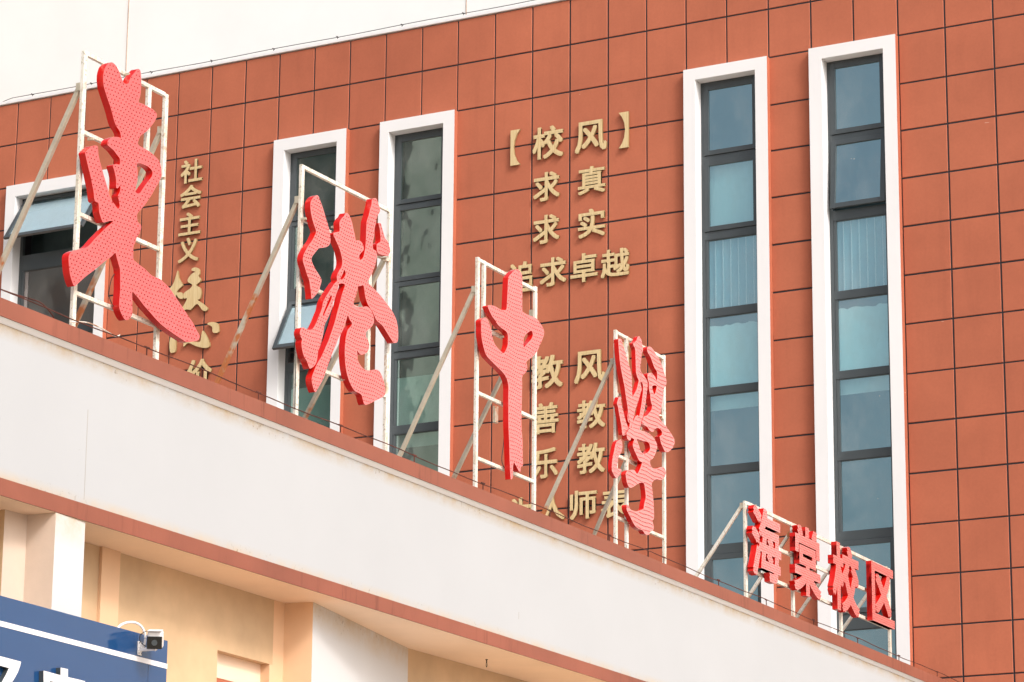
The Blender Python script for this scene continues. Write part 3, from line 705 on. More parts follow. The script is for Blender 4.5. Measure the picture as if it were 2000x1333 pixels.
c2h1 = E_([(730, 480), (735, 510), (700, 600), (650, 700), (600, 810), (590, 790), (620, 700), (670, 580), (710, 490)])
c2h2 = E_([(935, 60), (955, 90), (958, 140), (930, 190), (890, 225), (870, 200), (890, 170), (915, 120)])
c2d = D_([(1510, 548), (1540, 560), (1560, 640), (1590, 740), (1610, 800), (1650, 850), (1675, 920), (1692, 1000), (1670, 1060), (1650, 1085), (1580, 1070), (1520, 1055), (1480, 1020), (1470, 950), (1475, 890), (1530, 850), (1530, 750), (1520, 650), (1500, 560)])
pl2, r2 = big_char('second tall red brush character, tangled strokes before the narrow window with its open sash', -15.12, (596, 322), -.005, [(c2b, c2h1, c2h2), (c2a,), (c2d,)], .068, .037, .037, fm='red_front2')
# character 3 ---------------------------------------------------------------
G_ = lambda p: tr(900, 500, 9.5238, p); H_ = lambda p: tr(900, 630, 9.5238, p); I_ = lambda p: tr(900, 820, 9.5238, p)
c3 = (G_([(1040, 250), (1075, 260), (1110, 300), (1135, 350), (1145, 450), (1145, 700), (1145, 1000), (1165, 1050), (1230, 1090), (1300, 1120), (1380, 1150), (1430, 1190), (1480, 1260)])
      + H_([(1520, 85), (1545, 150), (1548, 220), (1520, 310), (1480, 400), (1440, 500), (1390, 580), (1320, 650), (1240, 710), (1220, 750), (1235, 810), (1235, 870), (1210, 930), (1160, 980), (1140, 1030), (1140, 1150), (1138, 1333)])
      + I_([(1128, 0), (1130, 150), (1145, 350), (1150, 500), (1150, 700), (1155, 850), (1118, 880), (1110, 950), (1100, 972), (1070, 940), (1040, 880), (1010, 830), (990, 795), (975, 850), (970, 950), (965, 1080), (930, 1110), (925, 1050), (915, 900), (905, 600), (895, 300), (885, 50)])
      + H_([(885, 1333), (885, 1200), (870, 1100), (830, 1000), (780, 930), (700, 850), (620, 770), (540, 690), (480, 620), (450, 550), (420, 450), (395, 330), (380, 200), (380, 80)])
      + G_([(375, 1220), (400, 1180), (450, 1150), (490, 1170), (520, 1230)])
      + H_([(550, 85), (575, 180), (590, 280), (620, 380), (680, 470), (740, 530), (795, 575), (840, 510), (870, 430), (875, 350), (875, 250), (860, 190), (820, 150), (750, 100), (680, 30)])
      + G_([(640, 1200), (580, 1120), (540, 1040), (510, 970), (500, 940), (530, 918), (590, 925), (660, 950), (740, 1000), (800, 1010), (850, 990), (860, 850), (870, 650), (880, 450), (890, 390), (940, 330), (990, 280)]))
c3h = H_([(1310, 155), (1335, 200), (1335, 260), (1290, 340), (1230, 400), (1175, 465), (1168, 400), (1170, 300), (1200, 240), (1250, 190)])
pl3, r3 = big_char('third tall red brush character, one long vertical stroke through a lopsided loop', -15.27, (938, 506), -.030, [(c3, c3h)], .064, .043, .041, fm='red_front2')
# character 4 ---------------------------------------------------------------
J_ = lambda p: tr(1170, 640, 11.111, p); K_ = lambda p: tr(1170, 750, 11.111, p); L_ = lambda p: tr(1170, 850, 11.111, p); M_ = lambda p: tr(1170, 950, 11.111, p)
s1 = J_([(430, 255), (485, 250), (540, 400), (620, 680), (700, 960), (722, 1130), (725, 1300)]) + K_([(735, 300), (760, 420), (780, 580), (760, 680), (740, 850), (700, 960), (660, 950), (675, 880), (650, 680), (625, 480), (600, 320), (575, 150), (555, 20)]) + J_([(520, 1070), (490, 920), (460, 720), (440, 500), (430, 330)])
s2 = J_([(755, 345), (800, 310), (830, 270), (850, 215), (880, 190), (910, 220), (940, 290), (955, 400), (970, 460), (965, 520), (940, 570), (930, 700), (912, 850), (920, 950), (950, 1000), (945, 1100), (915, 1190)]) + K_([(940, 110), (920, 180), (880, 330), (830, 480), (790, 620), (770, 720), (720, 850), (640, 800), (650, 500), (735, 310), (780, 220), (830, 120), (860, 10)]) + J_([(875, 1150), (840, 1060), (820, 980), (815, 850), (808, 650), (800, 470), (780, 420)])
s3 = J_([(940, 990), (1010, 1080), (1050, 1140), (1065, 1200)]) + K_([(1065, 60), (1050, 180), (1030, 350), (1010, 500), (980, 640), (960, 760), (930, 850), (900, 960), (860, 1040), (760, 1000), (720, 920), (760, 800), (800, 720), (850, 680), (885, 700), (920, 520), (945, 350), (965, 180), (968, 50)]) + J_([(950, 1200), (920, 1170), (925, 1080)])
s4 = J_([(1075, 418), (1120, 420), (1180, 480), (1230, 570), (1290, 650), (1330, 740), (1380, 850), (1410, 950), (1440, 1050), (1465, 1160), (1460, 1240), (1440, 1290)]) + K_([(1400, 130), (1395, 300), (1370, 440), (1340, 600), (1310, 720), (1350, 800), (1450, 910), (1520, 1010), (1580, 1100), (1635, 1200), (1640, 1250)]) + L_([(1640, 180), (1600, 280), (1540, 340), (1490, 372), (1440, 360), (1400, 290), (1350, 180), (1325, 60)]) + K_([(1320, 1140), (1360, 1110), (1375, 1060), (1350, 1010), (1310, 970), (1270, 955), (1220, 980), (1190, 1030), (1150, 1040), (1100, 1010), (1040, 930), (960, 880), (930, 860), (970, 720), (1040, 690), (1100, 620), (1140, 560), (1155, 480), (1140, 420), (1120, 330), (1115, 230), (1090, 130), (1085, 20)]) + J_([(1085, 1200), (1070, 1150), (1055, 1060), (1060, 1010), (1100, 985), (1150, 990), (1210, 1060), (1260, 1150), (1265, 1000), (1250, 940), (1210, 880), (1170, 780), (1120, 640), (1060, 540), (1045, 460)])
s4h = K_([(1160, 50), (1200, 35), (1250, 45), (1250, 100), (1215, 220), (1190, 200), (1160, 110)])
s5 = K_([(450, 290), (490, 290), (500, 400), (540, 580), (590, 780), (640, 920), (680, 960), (720, 980), (700, 1100), (600, 1110), (530, 1110), (510, 950), (480, 780), (450, 620), (430, 500), (410, 430), (430, 340)])
s6 = K_([(600, 1110), (600, 1050), (680, 960), (800, 960), (900, 1010), (1000, 1040), (1100, 1090), (1180, 1170), (1230, 1250)]) + L_([(1262, 230), (1250, 320), (1210, 440), (1160, 520), (1110, 550), (1100, 600), (1000, 640), (945, 600), (870, 550), (820, 450), (760, 320), (735, 230), (745, 150), (765, 100), (700, 60), (680, 120), (620, 90)])
s6h = L_([(820, 90), (880, 100), (960, 130), (1050, 150), (1090, 190), (1110, 270), (1100, 320), (1060, 370), (1000, 405), (950, 400), (900, 340), (870, 240), (840, 160)])
s7 = L_([(490, 95), (515, 130), (530, 220), (525, 300), (500, 380), (460, 440), (440, 520), (420, 620), (420, 720), (500, 740), (500, 800), (460, 880), (410, 935), (360, 890), (320, 820), (300, 760), (300, 640), (320, 480), (350, 340), (380, 200), (420, 130)])
s8 = L_([(945, 600), (1000, 540), (1100, 540), (1120, 640), (1160, 710), (1210, 730), (1280, 720), (1340, 700), (1400, 700), (1440, 740), (1460, 810), (1440, 880), (1400, 950), (1340, 980), (1280, 960), (1220, 970), (1170, 1020), (1150, 1080), (1165, 1200)]) + M_([(1175, 222), (1190, 350), (1195, 500), (1198, 650), (1190, 720), (1165, 750), (1190, 850), (1190, 930), (1160, 970), (1110, 1000), (1100, 1040), (1060, 1058), (1000, 1030), (950, 960), (860, 920), (780, 850), (710, 720), (650, 600), (610, 520), (600, 430), (620, 400), (650, 420), (680, 490), (740, 530), (820, 545), (900, 520), (970, 490), (980, 420), (1000, 330), (1020, 250), (1010, 100)]) + L_([(1000, 1150), (990, 1080), (960, 1035), (900, 1040), (830, 1070), (760, 1120), (700, 1145), (650, 1120), (610, 1020), (590, 900), (585, 840), (620, 780), (700, 755), (780, 770), (830, 840), (870, 790), (910, 700)])
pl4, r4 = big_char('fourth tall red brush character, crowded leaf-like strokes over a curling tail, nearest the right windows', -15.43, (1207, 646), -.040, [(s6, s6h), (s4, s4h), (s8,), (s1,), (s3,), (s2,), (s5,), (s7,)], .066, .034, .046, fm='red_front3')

# ------------------------------------------------------------------ glyphs from the built-in font, fitted to a place on a plane
def glyph(chr_, offset, extr):
    cu = bpy.data.curves.new('g', 'FONT'); cu.body = chr_; cu.size = 1.0; cu.offset = offset; cu.extrude = extr; cu.resolution_u = 3
    o = bpy.data.objects.new('g', cu); col.objects.link(o); bpy.context.view_layer.update()
    me = bpy.data.meshes.new_from_object(o.evaluated_get(bpy.context.evaluated_depsgraph_get()))
    v = np.array([tuple(x.co) for x in me.vertices]); f = [tuple(p.vertices) for p in me.polygons]
    bpy.data.meshes.remove(me); bpy.data.objects.remove(o); bpy.data.curves.remove(cu)
    return v, f
def embolden(v, f, d):
    if d <= 0: return [(v, 0.0)], f
    return [(v + np.array([a * d, b * d, 0]), k) for k, (a, b) in enumerate(((1, 1), (-1, 1), (1, -1), (-1, -1)))], f
def put_glyph(mb, v, f, plane, s0, s1, z0, z1, front, depth, mats2=(0, 1), bold=0.0):
    vs_, f = embolden(v, f, bold); lo = v.min(0) - np.array([bold, bold, 0]); hi = v.max(0) + np.array([bold, bold, 0]); T = []
    for vv, k in vs_: T += put_glyph1(mb, vv, f, plane, s0, s1, z0, z1, front - .0006 * k, depth - .0006 * k, mats2, lo, hi)
    return T
def put_glyph1(mb, v, f, plane, s0, s1, z0, z1, front, depth, mats2, lo, hi):
    """fit glyph bbox to [s0,s1]x[z0,z1]; returns the 2-D front triangles"""
    b = len(mb.v); q = []
    for p in v:
        s = s0 + (p[0] - lo[0]) / (hi[0] - lo[0]) * (s1 - s0); z = z0 + (p[1] - lo[1]) / (hi[1] - lo[1]) * (z1 - z0)
        k = (p[2] - lo[2]) / max(1e-9, hi[2] - lo[2]); q.append((s, z)); mb.v.append(tuple(plane.pt(s, z, front - depth * (1 - k))))
    T2 = []
    for fc in f:
        zs = [v[i][2] for i in fc]; isf = min(zs) > hi[2] - 1e-6
        mb.f.append(tuple(b + i for i in fc)); mb.m.append(mats2[0] if isf else mats2[1])
        if isf:
            for k in range(1, len(fc) - 1): T2.append((q[fc[0]], q[fc[k]], q[fc[k + 1]]))
    return T2
pls = VPlane(on_x(1459.4, 979, -15.67), -.038)
SMALL = [('海', (1469, 1060), (1526, 1090), (1477.4, 986.2), (1515.6, 1141), 'first small red block character on the low sign frame, with water-dot strokes'),
         ('棠', (1551.6, 1120), (1604, 1140), (1565.6, 1025.9), (1601.6, 1175), 'second small red block character on the low sign frame, box over a tree shape'),
         ('校', (1626, 1095), (1678.2, 1135), (1634.2, 1057.1), (1675.7, 1207), 'third small red block character on the low sign frame, two slanting halves'),
         ('区', (1703.1, 1150), (1747.7, 1225), (1703.5, 1096), (1747.7, 1230), 'rightmost small red block character on the low frame, open box around a cross')]
for chr_, pl_, pr_, pt_, pb_, lab in SMALL:
    s0 = pls.sz(*pl_)[0]; s1 = pls.sz(*pr_)[0]; z1 = pls.sz(*pt_)[1]; z0 = pls.sz(*pb_)[1]
    v, f = glyph(chr_, 0.0, .1)
    root = tag(empty('sign_character', tuple(pls.pt((s0 + s1) / 2, z0))), lab, 'sign character', 'small red block characters on the low sign frame')
    mb = MB(); T = put_glyph(mb, v, f, pls, s0, s1, z0, z1, 0.0, .080, bold=.026)
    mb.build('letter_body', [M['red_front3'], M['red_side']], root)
    leds(pls, T, 0.0, .050, .031, .012, .0063, root)

# gold characters on the red wall (wall plane: s = X, front proud of the wall)
class WallPlane:
    def pt(s, a, z, off=0.0): return np.array([a, -off, z])
WPL = WallPlane()
GOLD = [  # char, x left, x right, y top, y bottom (at mid column), label
 ('【', 997, 1015.4, 254, 322.9, 'gold opening bracket of the upper motto heading'), ('校', 1039.9, 1099.9, 246.7, 309.4, 'gold character right after the opening bracket of the upper heading'),
 ('风', 1122.6, 1184.7, 236.2, 296.7, 'gold wind character in the upper heading, before the closing bracket'), ('】', 1208.4, 1227.3, 219.4, 289.1, 'gold closing bracket of the upper motto heading'),
 ('求', 1041.5, 1092.9, 336.4, 392.3, 'gold character at left of the first line under the upper heading'), ('真', 1128.8, 1182, 324.8, 378.2, 'gold character with stacked bars, right of the first line under the upper heading'),
 ('求', 1041, 1092.3, 420, 475.4, 'gold character at left of the second line under the upper heading'), ('实', 1128.8, 1181.4, 408, 463.3, 'gold roofed character, right of the second line under the upper heading'),
 ('追', 995, 1043.3, 511.5, 571, 'gold character half hidden behind the top of the third red character'), ('求', 1054, 1105.8, 503, 558.6, 'gold character second in the four-character line'),
 ('卓', 1114, 1166.6, 495, 551, 'gold character third in the four-character line'), ('越', 1173.3, 1228.7, 486.5, 541, 'gold character ending the four-character line, densest strokes'),
 ('【', 993, 1011, 702, 772, 'gold opening bracket of the lower heading, hidden by the third red character'), ('教', 1037.5, 1099, 694.6, 758.6, 'gold character opening the lower heading beside the frame post'),
 ('风', 1121.2, 1181.3, 685, 747.5, 'gold wind character in the lower heading, beside the brace top'), ('】', 1209, 1227.8, 669, 739, 'gold closing bracket of the lower heading, peeping past the fourth red character'),
 ('善', 1041, 1090.6, 787, 847, 'gold character at left of the first line under the lower heading'), ('教', 1126.6, 1182, 781, 836.6, 'gold character crossed by the slanting brace, right of the first lower line'),
 ('乐', 1041, 1089, 875.7, 934, 'gold character at left of the second line under the lower heading'), ('教', 1126.6, 1181, 865.8, 924.6, 'gold character right of the second line under the lower heading, clear of the brace'),
 ('为', 993, 1043, 972, 1030, 'gold character mostly sunk behind the coping left of the bottom line'), ('人', 1053, 1103, 964, 1017, 'gold two-stroke character in the bottom line above the coping'),
 ('师', 1113, 1165, 957.6, 1014, 'gold character third in the bottom line above the coping'), ('表', 1173.7, 1227.8, 953.7, 1010.8, 'gold character ending the bottom line behind the fourth sign frame'),
 ('社', 353, 394.7, 311.9, 357, 'gold character topmost in the left vertical slogan'), ('会', 351.7, 393, 361.7, 406.5, 'gold peaked character second in the left vertical slogan'),
 ('主', 348.8, 391, 415.3, 458.7, 'gold three-bar character third in the left vertical slogan'), ('义', 348, 387.6, 464.7, 511.7, 'gold crossed-stroke character fourth in the left vertical slogan'),
 ('价', 362, 413, 702, 762, 'gold character cut off by the coping at the bottom of the left slogan')]
FRONT = 0.055
gcache = {}
def wob(px, py): return on_y(px, py, -FRONT)
for chr_, xl, xr, yt, yb, lab in GOLD:
    xm, ym = (xl + xr) / 2, (yt + yb) / 2
    x0 = wob(xl, ym)[0]; x1 = wob(xr, ym)[0]; z1 = wob(xm, yt)[2]; z0 = wob(xm, yb)[2]
    if chr_ not in gcache: gcache[chr_] = glyph(chr_, 0.0, .1)
    v, f = gcache[chr_]
    if chr_ in '【】': pass
    root = empty('wall_character', ((x0 + x1) / 2, 0, z0)); bpy.data.objects.remove(root)
    mb = MB(); put_glyph(mb, v, f, WPL, x0, x1, z0, z1, FRONT, .035, bold=0 if chr_ in '【】' else .019)
    bs_ = MB(); 
    off = Vector(((x0 + x1) / 2, -.02, z0)); mb.v = [(x - off.x, y - off.y, z - off.z) for x, y, z in mb.v]
    o = mb.build('wall_character', [M['gold'], M['gold_side']]); o.location = off
    tag(o, lab, 'wall character', 'gold characters fixed to the red wall')
def brush(polys, lab):
    mb = MB(); 
    for k, lp in enumerate(polys):
        q = [(wob(px, py)[0], wob(px, py)[2]) for px, py in lp]
        add_prism(mb, WPL, [[tuple(v) for v in smooth(q, 3)]], FRONT - .001 * k, FRONT - .04)
    vs = np.array(mb.v); off = Vector(((vs[:, 0].min() + vs[:, 0].max()) / 2, -.02, vs[:, 2].min()))
    mb.v = [(x - off.x, y - off.y, z - off.z) for x, y, z in mb.v]
    o = mb.build('wall_character', [M['gold'], M['gold_side']]); o.location = off
    tag(o, lab, 'wall character', 'gold characters fixed to the red wall')
brush([C__([(1580, 325), (1595, 420), (1640, 500), (1640, 525), (1590, 570), (1570, 610), (1630, 610), (1652, 660), (1640, 695), (1590, 680), (1560, 640), (1540, 780), (1500, 800), (1510, 640), (1430, 640), (1440, 600), (1500, 530), (1530, 480), (1550, 420)]),
       C__([(1820, 285), (1860, 310), (1865, 370), (1850, 395), (1875, 430), (1870, 470), (1820, 515), (1870, 550), (1885, 610), (1870, 690), (1840, 710), (1900, 750), (1965, 810), (1950, 850), (1900, 840), (1830, 760), (1750, 835), (1700, 830), (1650, 850), (1600, 900), (1560, 880), (1650, 790), (1700, 690), (1660, 690), (1660, 620), (1740, 560), (1770, 510), (1720, 480), (1710, 440), (1760, 370), (1810, 340), (1760, 325), (1770, 295)])],
      'larger gold brush-script character in the left slogan beside the splayed red leg')
O_ = lambda p: tr(0, 540, 3.92, p)
brush([O_([(1585, 365), (1620, 350), (1665, 360), (1675, 400), (1670, 430), (1630, 430), (1622, 385)]), O_([(1555, 415), (1600, 500), (1600, 540), (1560, 548), (1500, 535), (1440, 510), (1405, 540), (1415, 490), (1480, 500), (1530, 500), (1540, 460)]),
       O_([(1300, 480), (1340, 440), (1345, 560), (1325, 585), (1300, 575)])], 'gold brush-script heart character under the tip of the splayed red leg')

# ------------------------------------------------------------------ steel frames
ZR = 6.10
def frame(label, charplane, depth, posts, bars, braces, pw=.048, pd=.034, bh=.036):
    off = -depth - GAPB
    P0 = charplane.P0; pl = charplane
    ss = [pl.sz(*p[0], off)[0] for p in posts]
    root = tag(empty('steel_support', tuple(pl.pt(sum(ss) / len(ss), ZR, off))), label, 'steel support', 'white steel frames carrying the red characters')
    spx = []
    for (pt, zb) in posts:
        s, z = pl.sz(*pt, off); spx.append(s)
        z0 = ZR if zb is None else pl.sz(*zb, off)[1]
        c = pl.pt(s, 0, off - pd / 2); mb = MB(); a = c + np.array([0, 0, z0]); b = c + np.array([0, 0, z])
        mb.bar(a, b, pw, pd, up=tuple(pl.n)); mb.build('post', M['tube'], root, bevel=.003)
    for (p1, i1, i2) in bars:
        z = pl.sz(*p1, off)[1]
        a = pl.pt(spx[i1] + pw / 2 + .001, z - bh / 2, off - pd / 2); b = pl.pt(spx[i2] - pw / 2 - .001, z - bh / 2, off - pd / 2)
        mb = MB(); mb.bar(a, b, pd - .002, bh); mb.build('crossbar', M['tube'], root, bevel=.003)
        for q_, sg in ((a, 1), (b, -1)):
            wm = MB(); c_ = q_ + pl.d * sg * .006 + pl.n * (pd / 2 - .004); wm.bar(c_ + np.array([0, 0, -bh / 2 - .004]), c_ + np.array([0, 0, -bh / 2 + random.uniform(.008, .024)]), .012, .012); wm.build('weld', M['rust'], root)
    for (pi, ptop, pbase) in braces:
        s = spx[pi]
        # plane through the post, square to the frame
        def onperp(px, py):
            r_ = ray(px, py); Q = pl.pt(s, 0, 0); t = (Q - CAM).dot(pl.d) / r_.dot(pl.d); p = CAM + r_ * t
            return p
        zt = pl.sz(*ptop, off)[1] if False else onperp(*ptop)[2]
        T_ = pl.pt(s, zt, off - pd - .012); Bp = onperp(*pbase); k = (T_[2] - ZR) / max(.1, (T_[2] - Bp[2])); Bq = T_ + (Bp - T_) * k
        mb = MB(); mb.bar(T_, Bq, .040, .040, up=tuple(pl.d)); mb.build('brace', M['brace'] if pw < .055 else M['tube'], root, bevel=.003)
        c = MB(); c.box(T_[0] - .03, T_[0] + .012, T_[1] - .026, T_[1] + .026, T_[2] - .05, T_[2] + .02); c.build('bracket', M['brace'], root)
    return root
frame('frame behind the leftmost large red character, rusty brace at the picture edge', pl1, .068,
      [((169, 100), None), ((327, 184), None), ((294, 166), (293, 320))],
      [((169, 100), 0, 1), ((167, 255), 0, 2), ((157, 414), 0, 1), ((152, 569), 0, 1)], [(0, (157, 168), (0, 522)), (1, (311, 253), (152, 622))])
frame('frame behind the tangled second red character, its top bar crossing the narrow window', pl2, .068,
      [((593, 322), None), ((764, 408), None), ((727, 389), (709, 720))],
      [((593, 322), 0, 1), ((593, 424), 0, 1), ((588, 549), 0, 1), ((585, 701), 0, 1)], [(0, (580, 389), (425, 745)), (1, (745, 500), (598, 812))])
frame('frame behind the third red character with the long vertical stroke', pl3, .064,
      [((936, 503), None), ((1048, 560), None), ((948, 510), (945, 640))],
      [((936, 504), 0, 1), ((936, 632), 0, 1), ((935, 764), 0, 1), ((935, 892), 0, 1)], [(0, (928, 563), (782, 888)), (1, (1039, 610), (888, 930))])
frame('frame behind the fourth red character beside the gold bottom line', pl4, .066,
      [((1205, 645), None), ((1298.5, 694), None), ((1226, 657), None)],
      [((1205, 646), 0, 1), ((1207, 767), 0, 1), ((1206, 886), 0, 1), ((1207, 1008), 0, 1)], [(0, (1193, 705), (1062, 1002)), (1, (1291, 740), (1161, 1043))])
frame('long low frame carrying the four small red block characters at right', pls, .080,
      [((1457.5, 979), None), ((1549, 1022), None), ((1642, 1066), None), ((1737, 1110), None)],
      [((1459, 979), 0, 1), ((1550, 1022), 1, 2), ((1643, 1066), 2, 3), ((1457, 1040), 0, 1), ((1550, 1083.5), 1, 2), ((1643, 1127), 2, 3), ((1457, 1106), 0, 1), ((1549, 1144), 1, 2), ((1641, 1183), 2, 3)],
      [(0, (1450, 986), (1361, 1124)), (1, (1542, 1042), (1461, 1167)), (2, (1634, 1088), (1557, 1204)), (3, (1727, 1110), (1640, 1238))], pw=.056, pd=.036, bh=.045)

TABS = [(pl1, [(247, 142), (176, 268), (165, 300), (306, 612), (205, 430), (316, 345)]), (pl2, [(592, 424), (651, 440), (716, 408), (630, 570), (660, 582), (749, 502), (668, 738)]),
        (pl3, [(992, 530), (978, 655), (985, 786), (985, 915)]), (pl4, [(1237, 664), (1213, 770), (1288, 812), (1245, 905), (1225, 1017)]), (pls, [(1472, 985), (1466, 1045), (1500, 1124), (1572, 1034), (1556, 1088), (1632, 1062), (1700, 1094), (1630, 1122), (1700, 1155), (1700, 1208), (1640, 1182)])]
for k, (pl_, pts_) in enumerate(TABS):
    owner = [o_ for o_ in col.objects if o_.name.startswith('steel_support')][k]
    for (x_, y_) in pts_:
        a_, z_ = pl_.sz(x_, y_, -.08); tb = MB(); tb.bar(pl_.pt(a_, z_ - .02, -.10), pl_.pt(a_, z_ - .02, -.045), .022, .020); tb.build('letter_bracket', M['brace'], owner)
# driver box and cables on the frames
db = MB(); p = pl3.pt(pl3.sz(971, 812, -.10)[0], 0, -.12); z = pl3.sz(971, 812, -.10)[1]
db.box(p[0] - .018, p[0] + .018, p[1] - .030, p[1] + .030, z - .08, z + .08); db.box(p[0] - .016, p[0] + .019, p[1] - .031, p[1] + .031, z + .081, z + .10)
tag(db.build('power_supply_box', M['brace'], bevel=.004), 'small pale grey power supply box hanging behind the third red character', 'power supply')
def cable(name, lab, plane, off, pts, r, m_):
    P3 = [plane.pt(*plane.sz(x, y, off), off) for x, y in pts]
    vs = smooth_open(P3, 5); base = Vector(vs[-1]); mb = MB(); mb.tube([v - np.array(base) for v in vs], r, 5); o = mb.build(name, m_); o.location = base
    tag(o, lab, 'cable'); return o
def smooth_open(P_, it):
    out_ = []; n_ = len(P_)
    for i in range(n_ - 1):
        p0, p1, p2, p3 = P_[max(i - 1, 0)], P_[i], P_[i + 1], P_[min(i + 2, n_ - 1)]
        for k in range(it):
            t = k / it; out_.append(0.5 * ((2 * p1) + (-p0 + p2) * t + (2 * p0 - 5 * p1 + 4 * p2 - p3) * t * t + (-p0 + 3 * p1 - 3 * p2 + p3) * t ** 3))
    out_.append(P_[-1]); return out_
cable('cable', 'thin dark cable looping behind the leftmost red character', pl1, -.06, [(228, 530), (218, 545), (213, 570), (215, 585), (222, 600)], .004, M['wire'])
cable('cable', 'dark cable hanging down behind the third red character', pl3, -.07, [(985, 842), (983, 870), (980, 895), (982, 908), (986, 915)], .005, M['wire'])
cable('cable', 'black cable tied to the left post of the second frame', pl2, -.10, [(578, 560), (576, 620), (576, 680), (577, 740), (576, 800)], .004, M['black'])
cable('cable', 'frayed dark wire loop at the left post of the second frame', pl2, -.09, [(580, 690), (570, 689), (564, 694), (566, 701), (574, 705), (563, 709), (559, 713)], .0014, M['wire'])
plc = VPlane(np.array([cx(-23) - .12, -23, 0]), -.03)
cable('cable', 'rust-brown cable dropping onto the coping at the left edge', plc, 0, [(0, 565), (28, 575), (55, 583), (78, 591), (92, 603), (103, 617), (106, 626)], .006, M['rust'])
cable('cable', 'pale cable lying along the coping below the leftmost frame', plc, 0, [(136, 630), (152, 629), (172, 631), (195, 640), (212, 650), (226, 657), (234, 655)], .006, M['tube'])
cable('cable', 'drooping thin cable between the last small red characters', pls, -.08, [(1603, 1172), (1615, 1180), (1626, 1183), (1640, 1186)], .004, M['wire'])

# ------------------------------------------------------------------ blue signboard with letters and camera
XB = -14.50
b0, b1 = on_x(0, 1163, XB), on_z(328, 1252, on_x(0, 1163, XB)[2]); slopeb = (b1[0] - b0[0]) / (b1[1] - b0[1])
plb = VPlane(b0, slopeb)
sb = tag(empty('signboard', tuple(plb.pt(.8, -1.6))), 'glossy blue signboard with white stripe and cropped white characters, lower left', 'signboard')
sR = plb.sz(328, 1252)[0]; zT = plb.sz(0, 1163)[1]; zB = zT - 3.0
mb = MB(); mb.hexa([plb.pt(-3, zB), plb.pt(sR, zB), plb.pt(sR, zB, -.12), plb.pt(-3, zB, -.12), plb.pt(-3, zT), plb.pt(sR, zT), plb.pt(sR, zT, -.12), plb.pt(-3, zT, -.12)])
mb.build('panel', M['blue'], sb, bevel=.004)
for s_ in (-1.2, sR - .35):
    k = MB(); a = plb.pt(s_, -1.6, -.16); k.bar(a, a + np.array([0, 0, zB + 2.4]), .07, .07, up=(1, 0, 0)); k.build('leg', M['brace'], sb)
z1_, z2_ = plb.sz(0, 1213)[1], plb.sz(0, 1223.5)[1]
mb = MB(); mb.hexa([plb.pt(-3, z2_, .004), plb.pt(sR - .002, z2_, .004), plb.pt(sR - .002, z2_, .0005), plb.pt(-3, z2_, .0005), plb.pt(-3, z1_, .004), plb.pt(sR - .002, z1_, .004), plb.pt(sR - .002, z1_, .0005), plb.pt(-3, z1_, .0005)])
mb.build('stripe', M['letter_white'], sb)
sj = plb.sz(290, 1290)[0]; mb = MB(); mb.hexa([plb.pt(sj, zB, .001), plb.pt(sj + .003, zB, .001), plb.pt(sj + .003, zB, 0), plb.pt(sj, zB, 0), plb.pt(sj, z2_ - .001, .001), plb.pt(sj + .003, z2_ - .001, .001), plb.pt(sj + .003, z2_ - .001, 0), plb.pt(sj, z2_ - .001, 0)])
mb.build('seam', M['joint'], sb)
Q_ = lambda p: tr(0, 1140, 4.5454, p)
for lp in (Q_([(-60, 644), (143, 698), (135, 735), (115, 790), (85, 845), (50, 900), (10, 960), (-60, 960), (-30, 880), (10, 810), (36, 754), (-60, 728)]),
           Q_([(344, 778), (495, 818), (495, 750), (560, 764), (560, 834), (712, 870), (712, 1000), (655, 985), (655, 930), (400, 868), (400, 960), (344, 945)])):
    mb = MB(); add_prism(mb, plb, [[plb.sz(x, y) for x, y in lp]], .045, .002)
    mb.build('character', [M['letter_white'], M['alu']], sb)
# security camera fixed to the board
ps, pz = plb.sz(271.5, 1267)
sc = tag(empty('security_camera', tuple(plb.pt(ps, pz))), 'white bullet security camera on a bracket at the blue board corner', 'security camera')
mb = MB(); mb.hexa([plb.pt(ps - .028, pz - .055, .012), plb.pt(ps + .028, pz - .055, .012), plb.pt(ps + .028, pz - .055, .001), plb.pt(ps - .028, pz - .055, .001), plb.pt(ps - .028, pz + .055, .012), plb.pt(ps + .028, pz + .055, .012), plb.pt(ps + .028, pz + .055, .001), plb.pt(ps - .028, pz + .055, .001)])
mb.build('mounting_plate', M['white_plastic'], sc, bevel=.003)
for ds_, dz_ in ((-.018, .042), (.018, .042), (-.018, -.042), (.018, -.042)):
    k = MB(); k.bar(plb.pt(ps + ds_, pz + dz_, .0125), plb.pt(ps + ds_, pz + dz_, .016), .009, .009); k.build('screw', M['black'], sc)
arm_a = plb.pt(ps, pz - .01, .012); arm_b = plb.pt(ps - .02, pz - .015, .165)
mb = MB(); mb.bar(arm_a, arm_b, .03, .028); mb.build('bracket_arm', M['white_plastic'], sc, bevel=.004)
dirv = np.array([0.50, -0.83, -0.20]); dirv /= np.linalg.norm(dirv)
hc = arm_b + np.array([0, 0, .075]) + dirv * .03
mb = MB(); mb.bar(hc - dirv * .16, hc + dirv * .045, .118, .140); mb.build('housing', M['white_plastic'], sc, bevel=.016)
mb = MB(); rr_ = np.cross(dirv, [0, 0, 1]); rr_ /= np.linalg.norm(rr_); uu = np.cross(rr_, dirv)
c0 = hc + dirv * .0455 - uu * .022; mb.bar(c0, c0 + dirv * .012, .122, .102); mb.build('lens_window', M['black'], sc, bevel=.004)
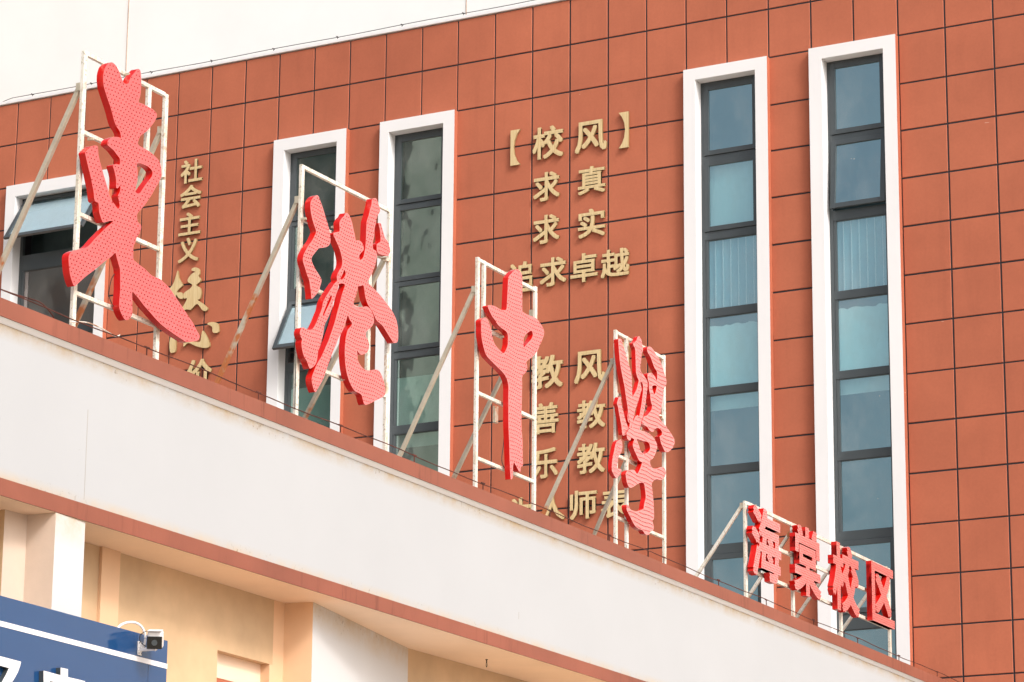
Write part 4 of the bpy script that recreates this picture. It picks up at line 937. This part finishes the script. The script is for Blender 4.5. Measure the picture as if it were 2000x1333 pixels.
mb = MB(); c1 = c0 + dirv * .0125; mb.tube([c1, c1 + dirv * .003], .024, 16); mb.build('lens_ring', M['alu'], sc)
mb = MB(); c2 = hc + uu * .075 + dirv * .02; mb.bar(c2 - dirv * .13, c2 + dirv * .055, .114, .008); mb.build('sun_hood', M['white_plastic'], sc, bevel=.003)
mb = MB(); mb.bar(arm_b - np.array([0, 0, .012]), hc - uu * .055, .03, .03, up=(0, 1, 0)); mb.build('swivel_joint', M['white_plastic'], sc, bevel=.004)
def pcable(pts, offs, r, m_, name):
    P3 = [plb.pt(*plb.sz(x, y, o), o) for (x, y), o in zip(pts, offs)]
    mb = MB(); mb.tube(smooth_open(P3, 6), r, 8); return mb.build(name, m_, sc)
pcable([(226, 1232), (238, 1220), (258, 1215.5), (274, 1222), (283, 1238), (283, 1255), (277, 1268)], [-.06, -.05, .0, .02, .04, .04, .02], .010, M['white_plastic'], 'conduit')
pcable([(297, 1232), (284, 1234), (274, 1241), (273, 1250), (277, 1257), (283, 1262)], [.12, .10, .07, .05, .05, .05], .0035, M['black'], 'cable')

# hook under the soffit
hp = on_z(950.5, 1288, ZS)
hk = MB(); hx, hy, hz = hp
hk.tube([(0, 0, 0), (0, 0, -.006)], .014, 10); hk.tube([(0, 0, -.004), (0, 0, -.035)], .007, 8)
lp = [(0, .011 * math.sin(a), -.058 + .024 * math.cos(a)) for a in np.linspace(0, 2 * math.pi, 13)]
hk.tube(lp, .0035, 6); o = hk.build('ceiling_hook', M['black']); o.location = (hx, hy, hz - .001)
tag(o, 'small black eye hook hanging from the cream soffit', 'hook')
sh = MB()

# ------------------------------------------------------------------ buildings across the yard, seen only as reflections in the dark panes
op = tag(empty('apartment_building', (-90, -66, -1.6)), 'grey apartment block across the yard, seen only mirrored in the left window panes', 'building')
mb = MB(); mb.box(-150, -66, -80, -66, -1.6, 46); mb.build('wall', M['opp'], op)
for fl in range(14):
    mb = MB()
    for k in range(16): mb.box(-148 + k * 5.1, -145.2 + k * 5.1, -66, -65.95, 1 + fl * 3.1, 2.7 + fl * 3.1)
    mb.build('window_row', M['oppglass'], op)
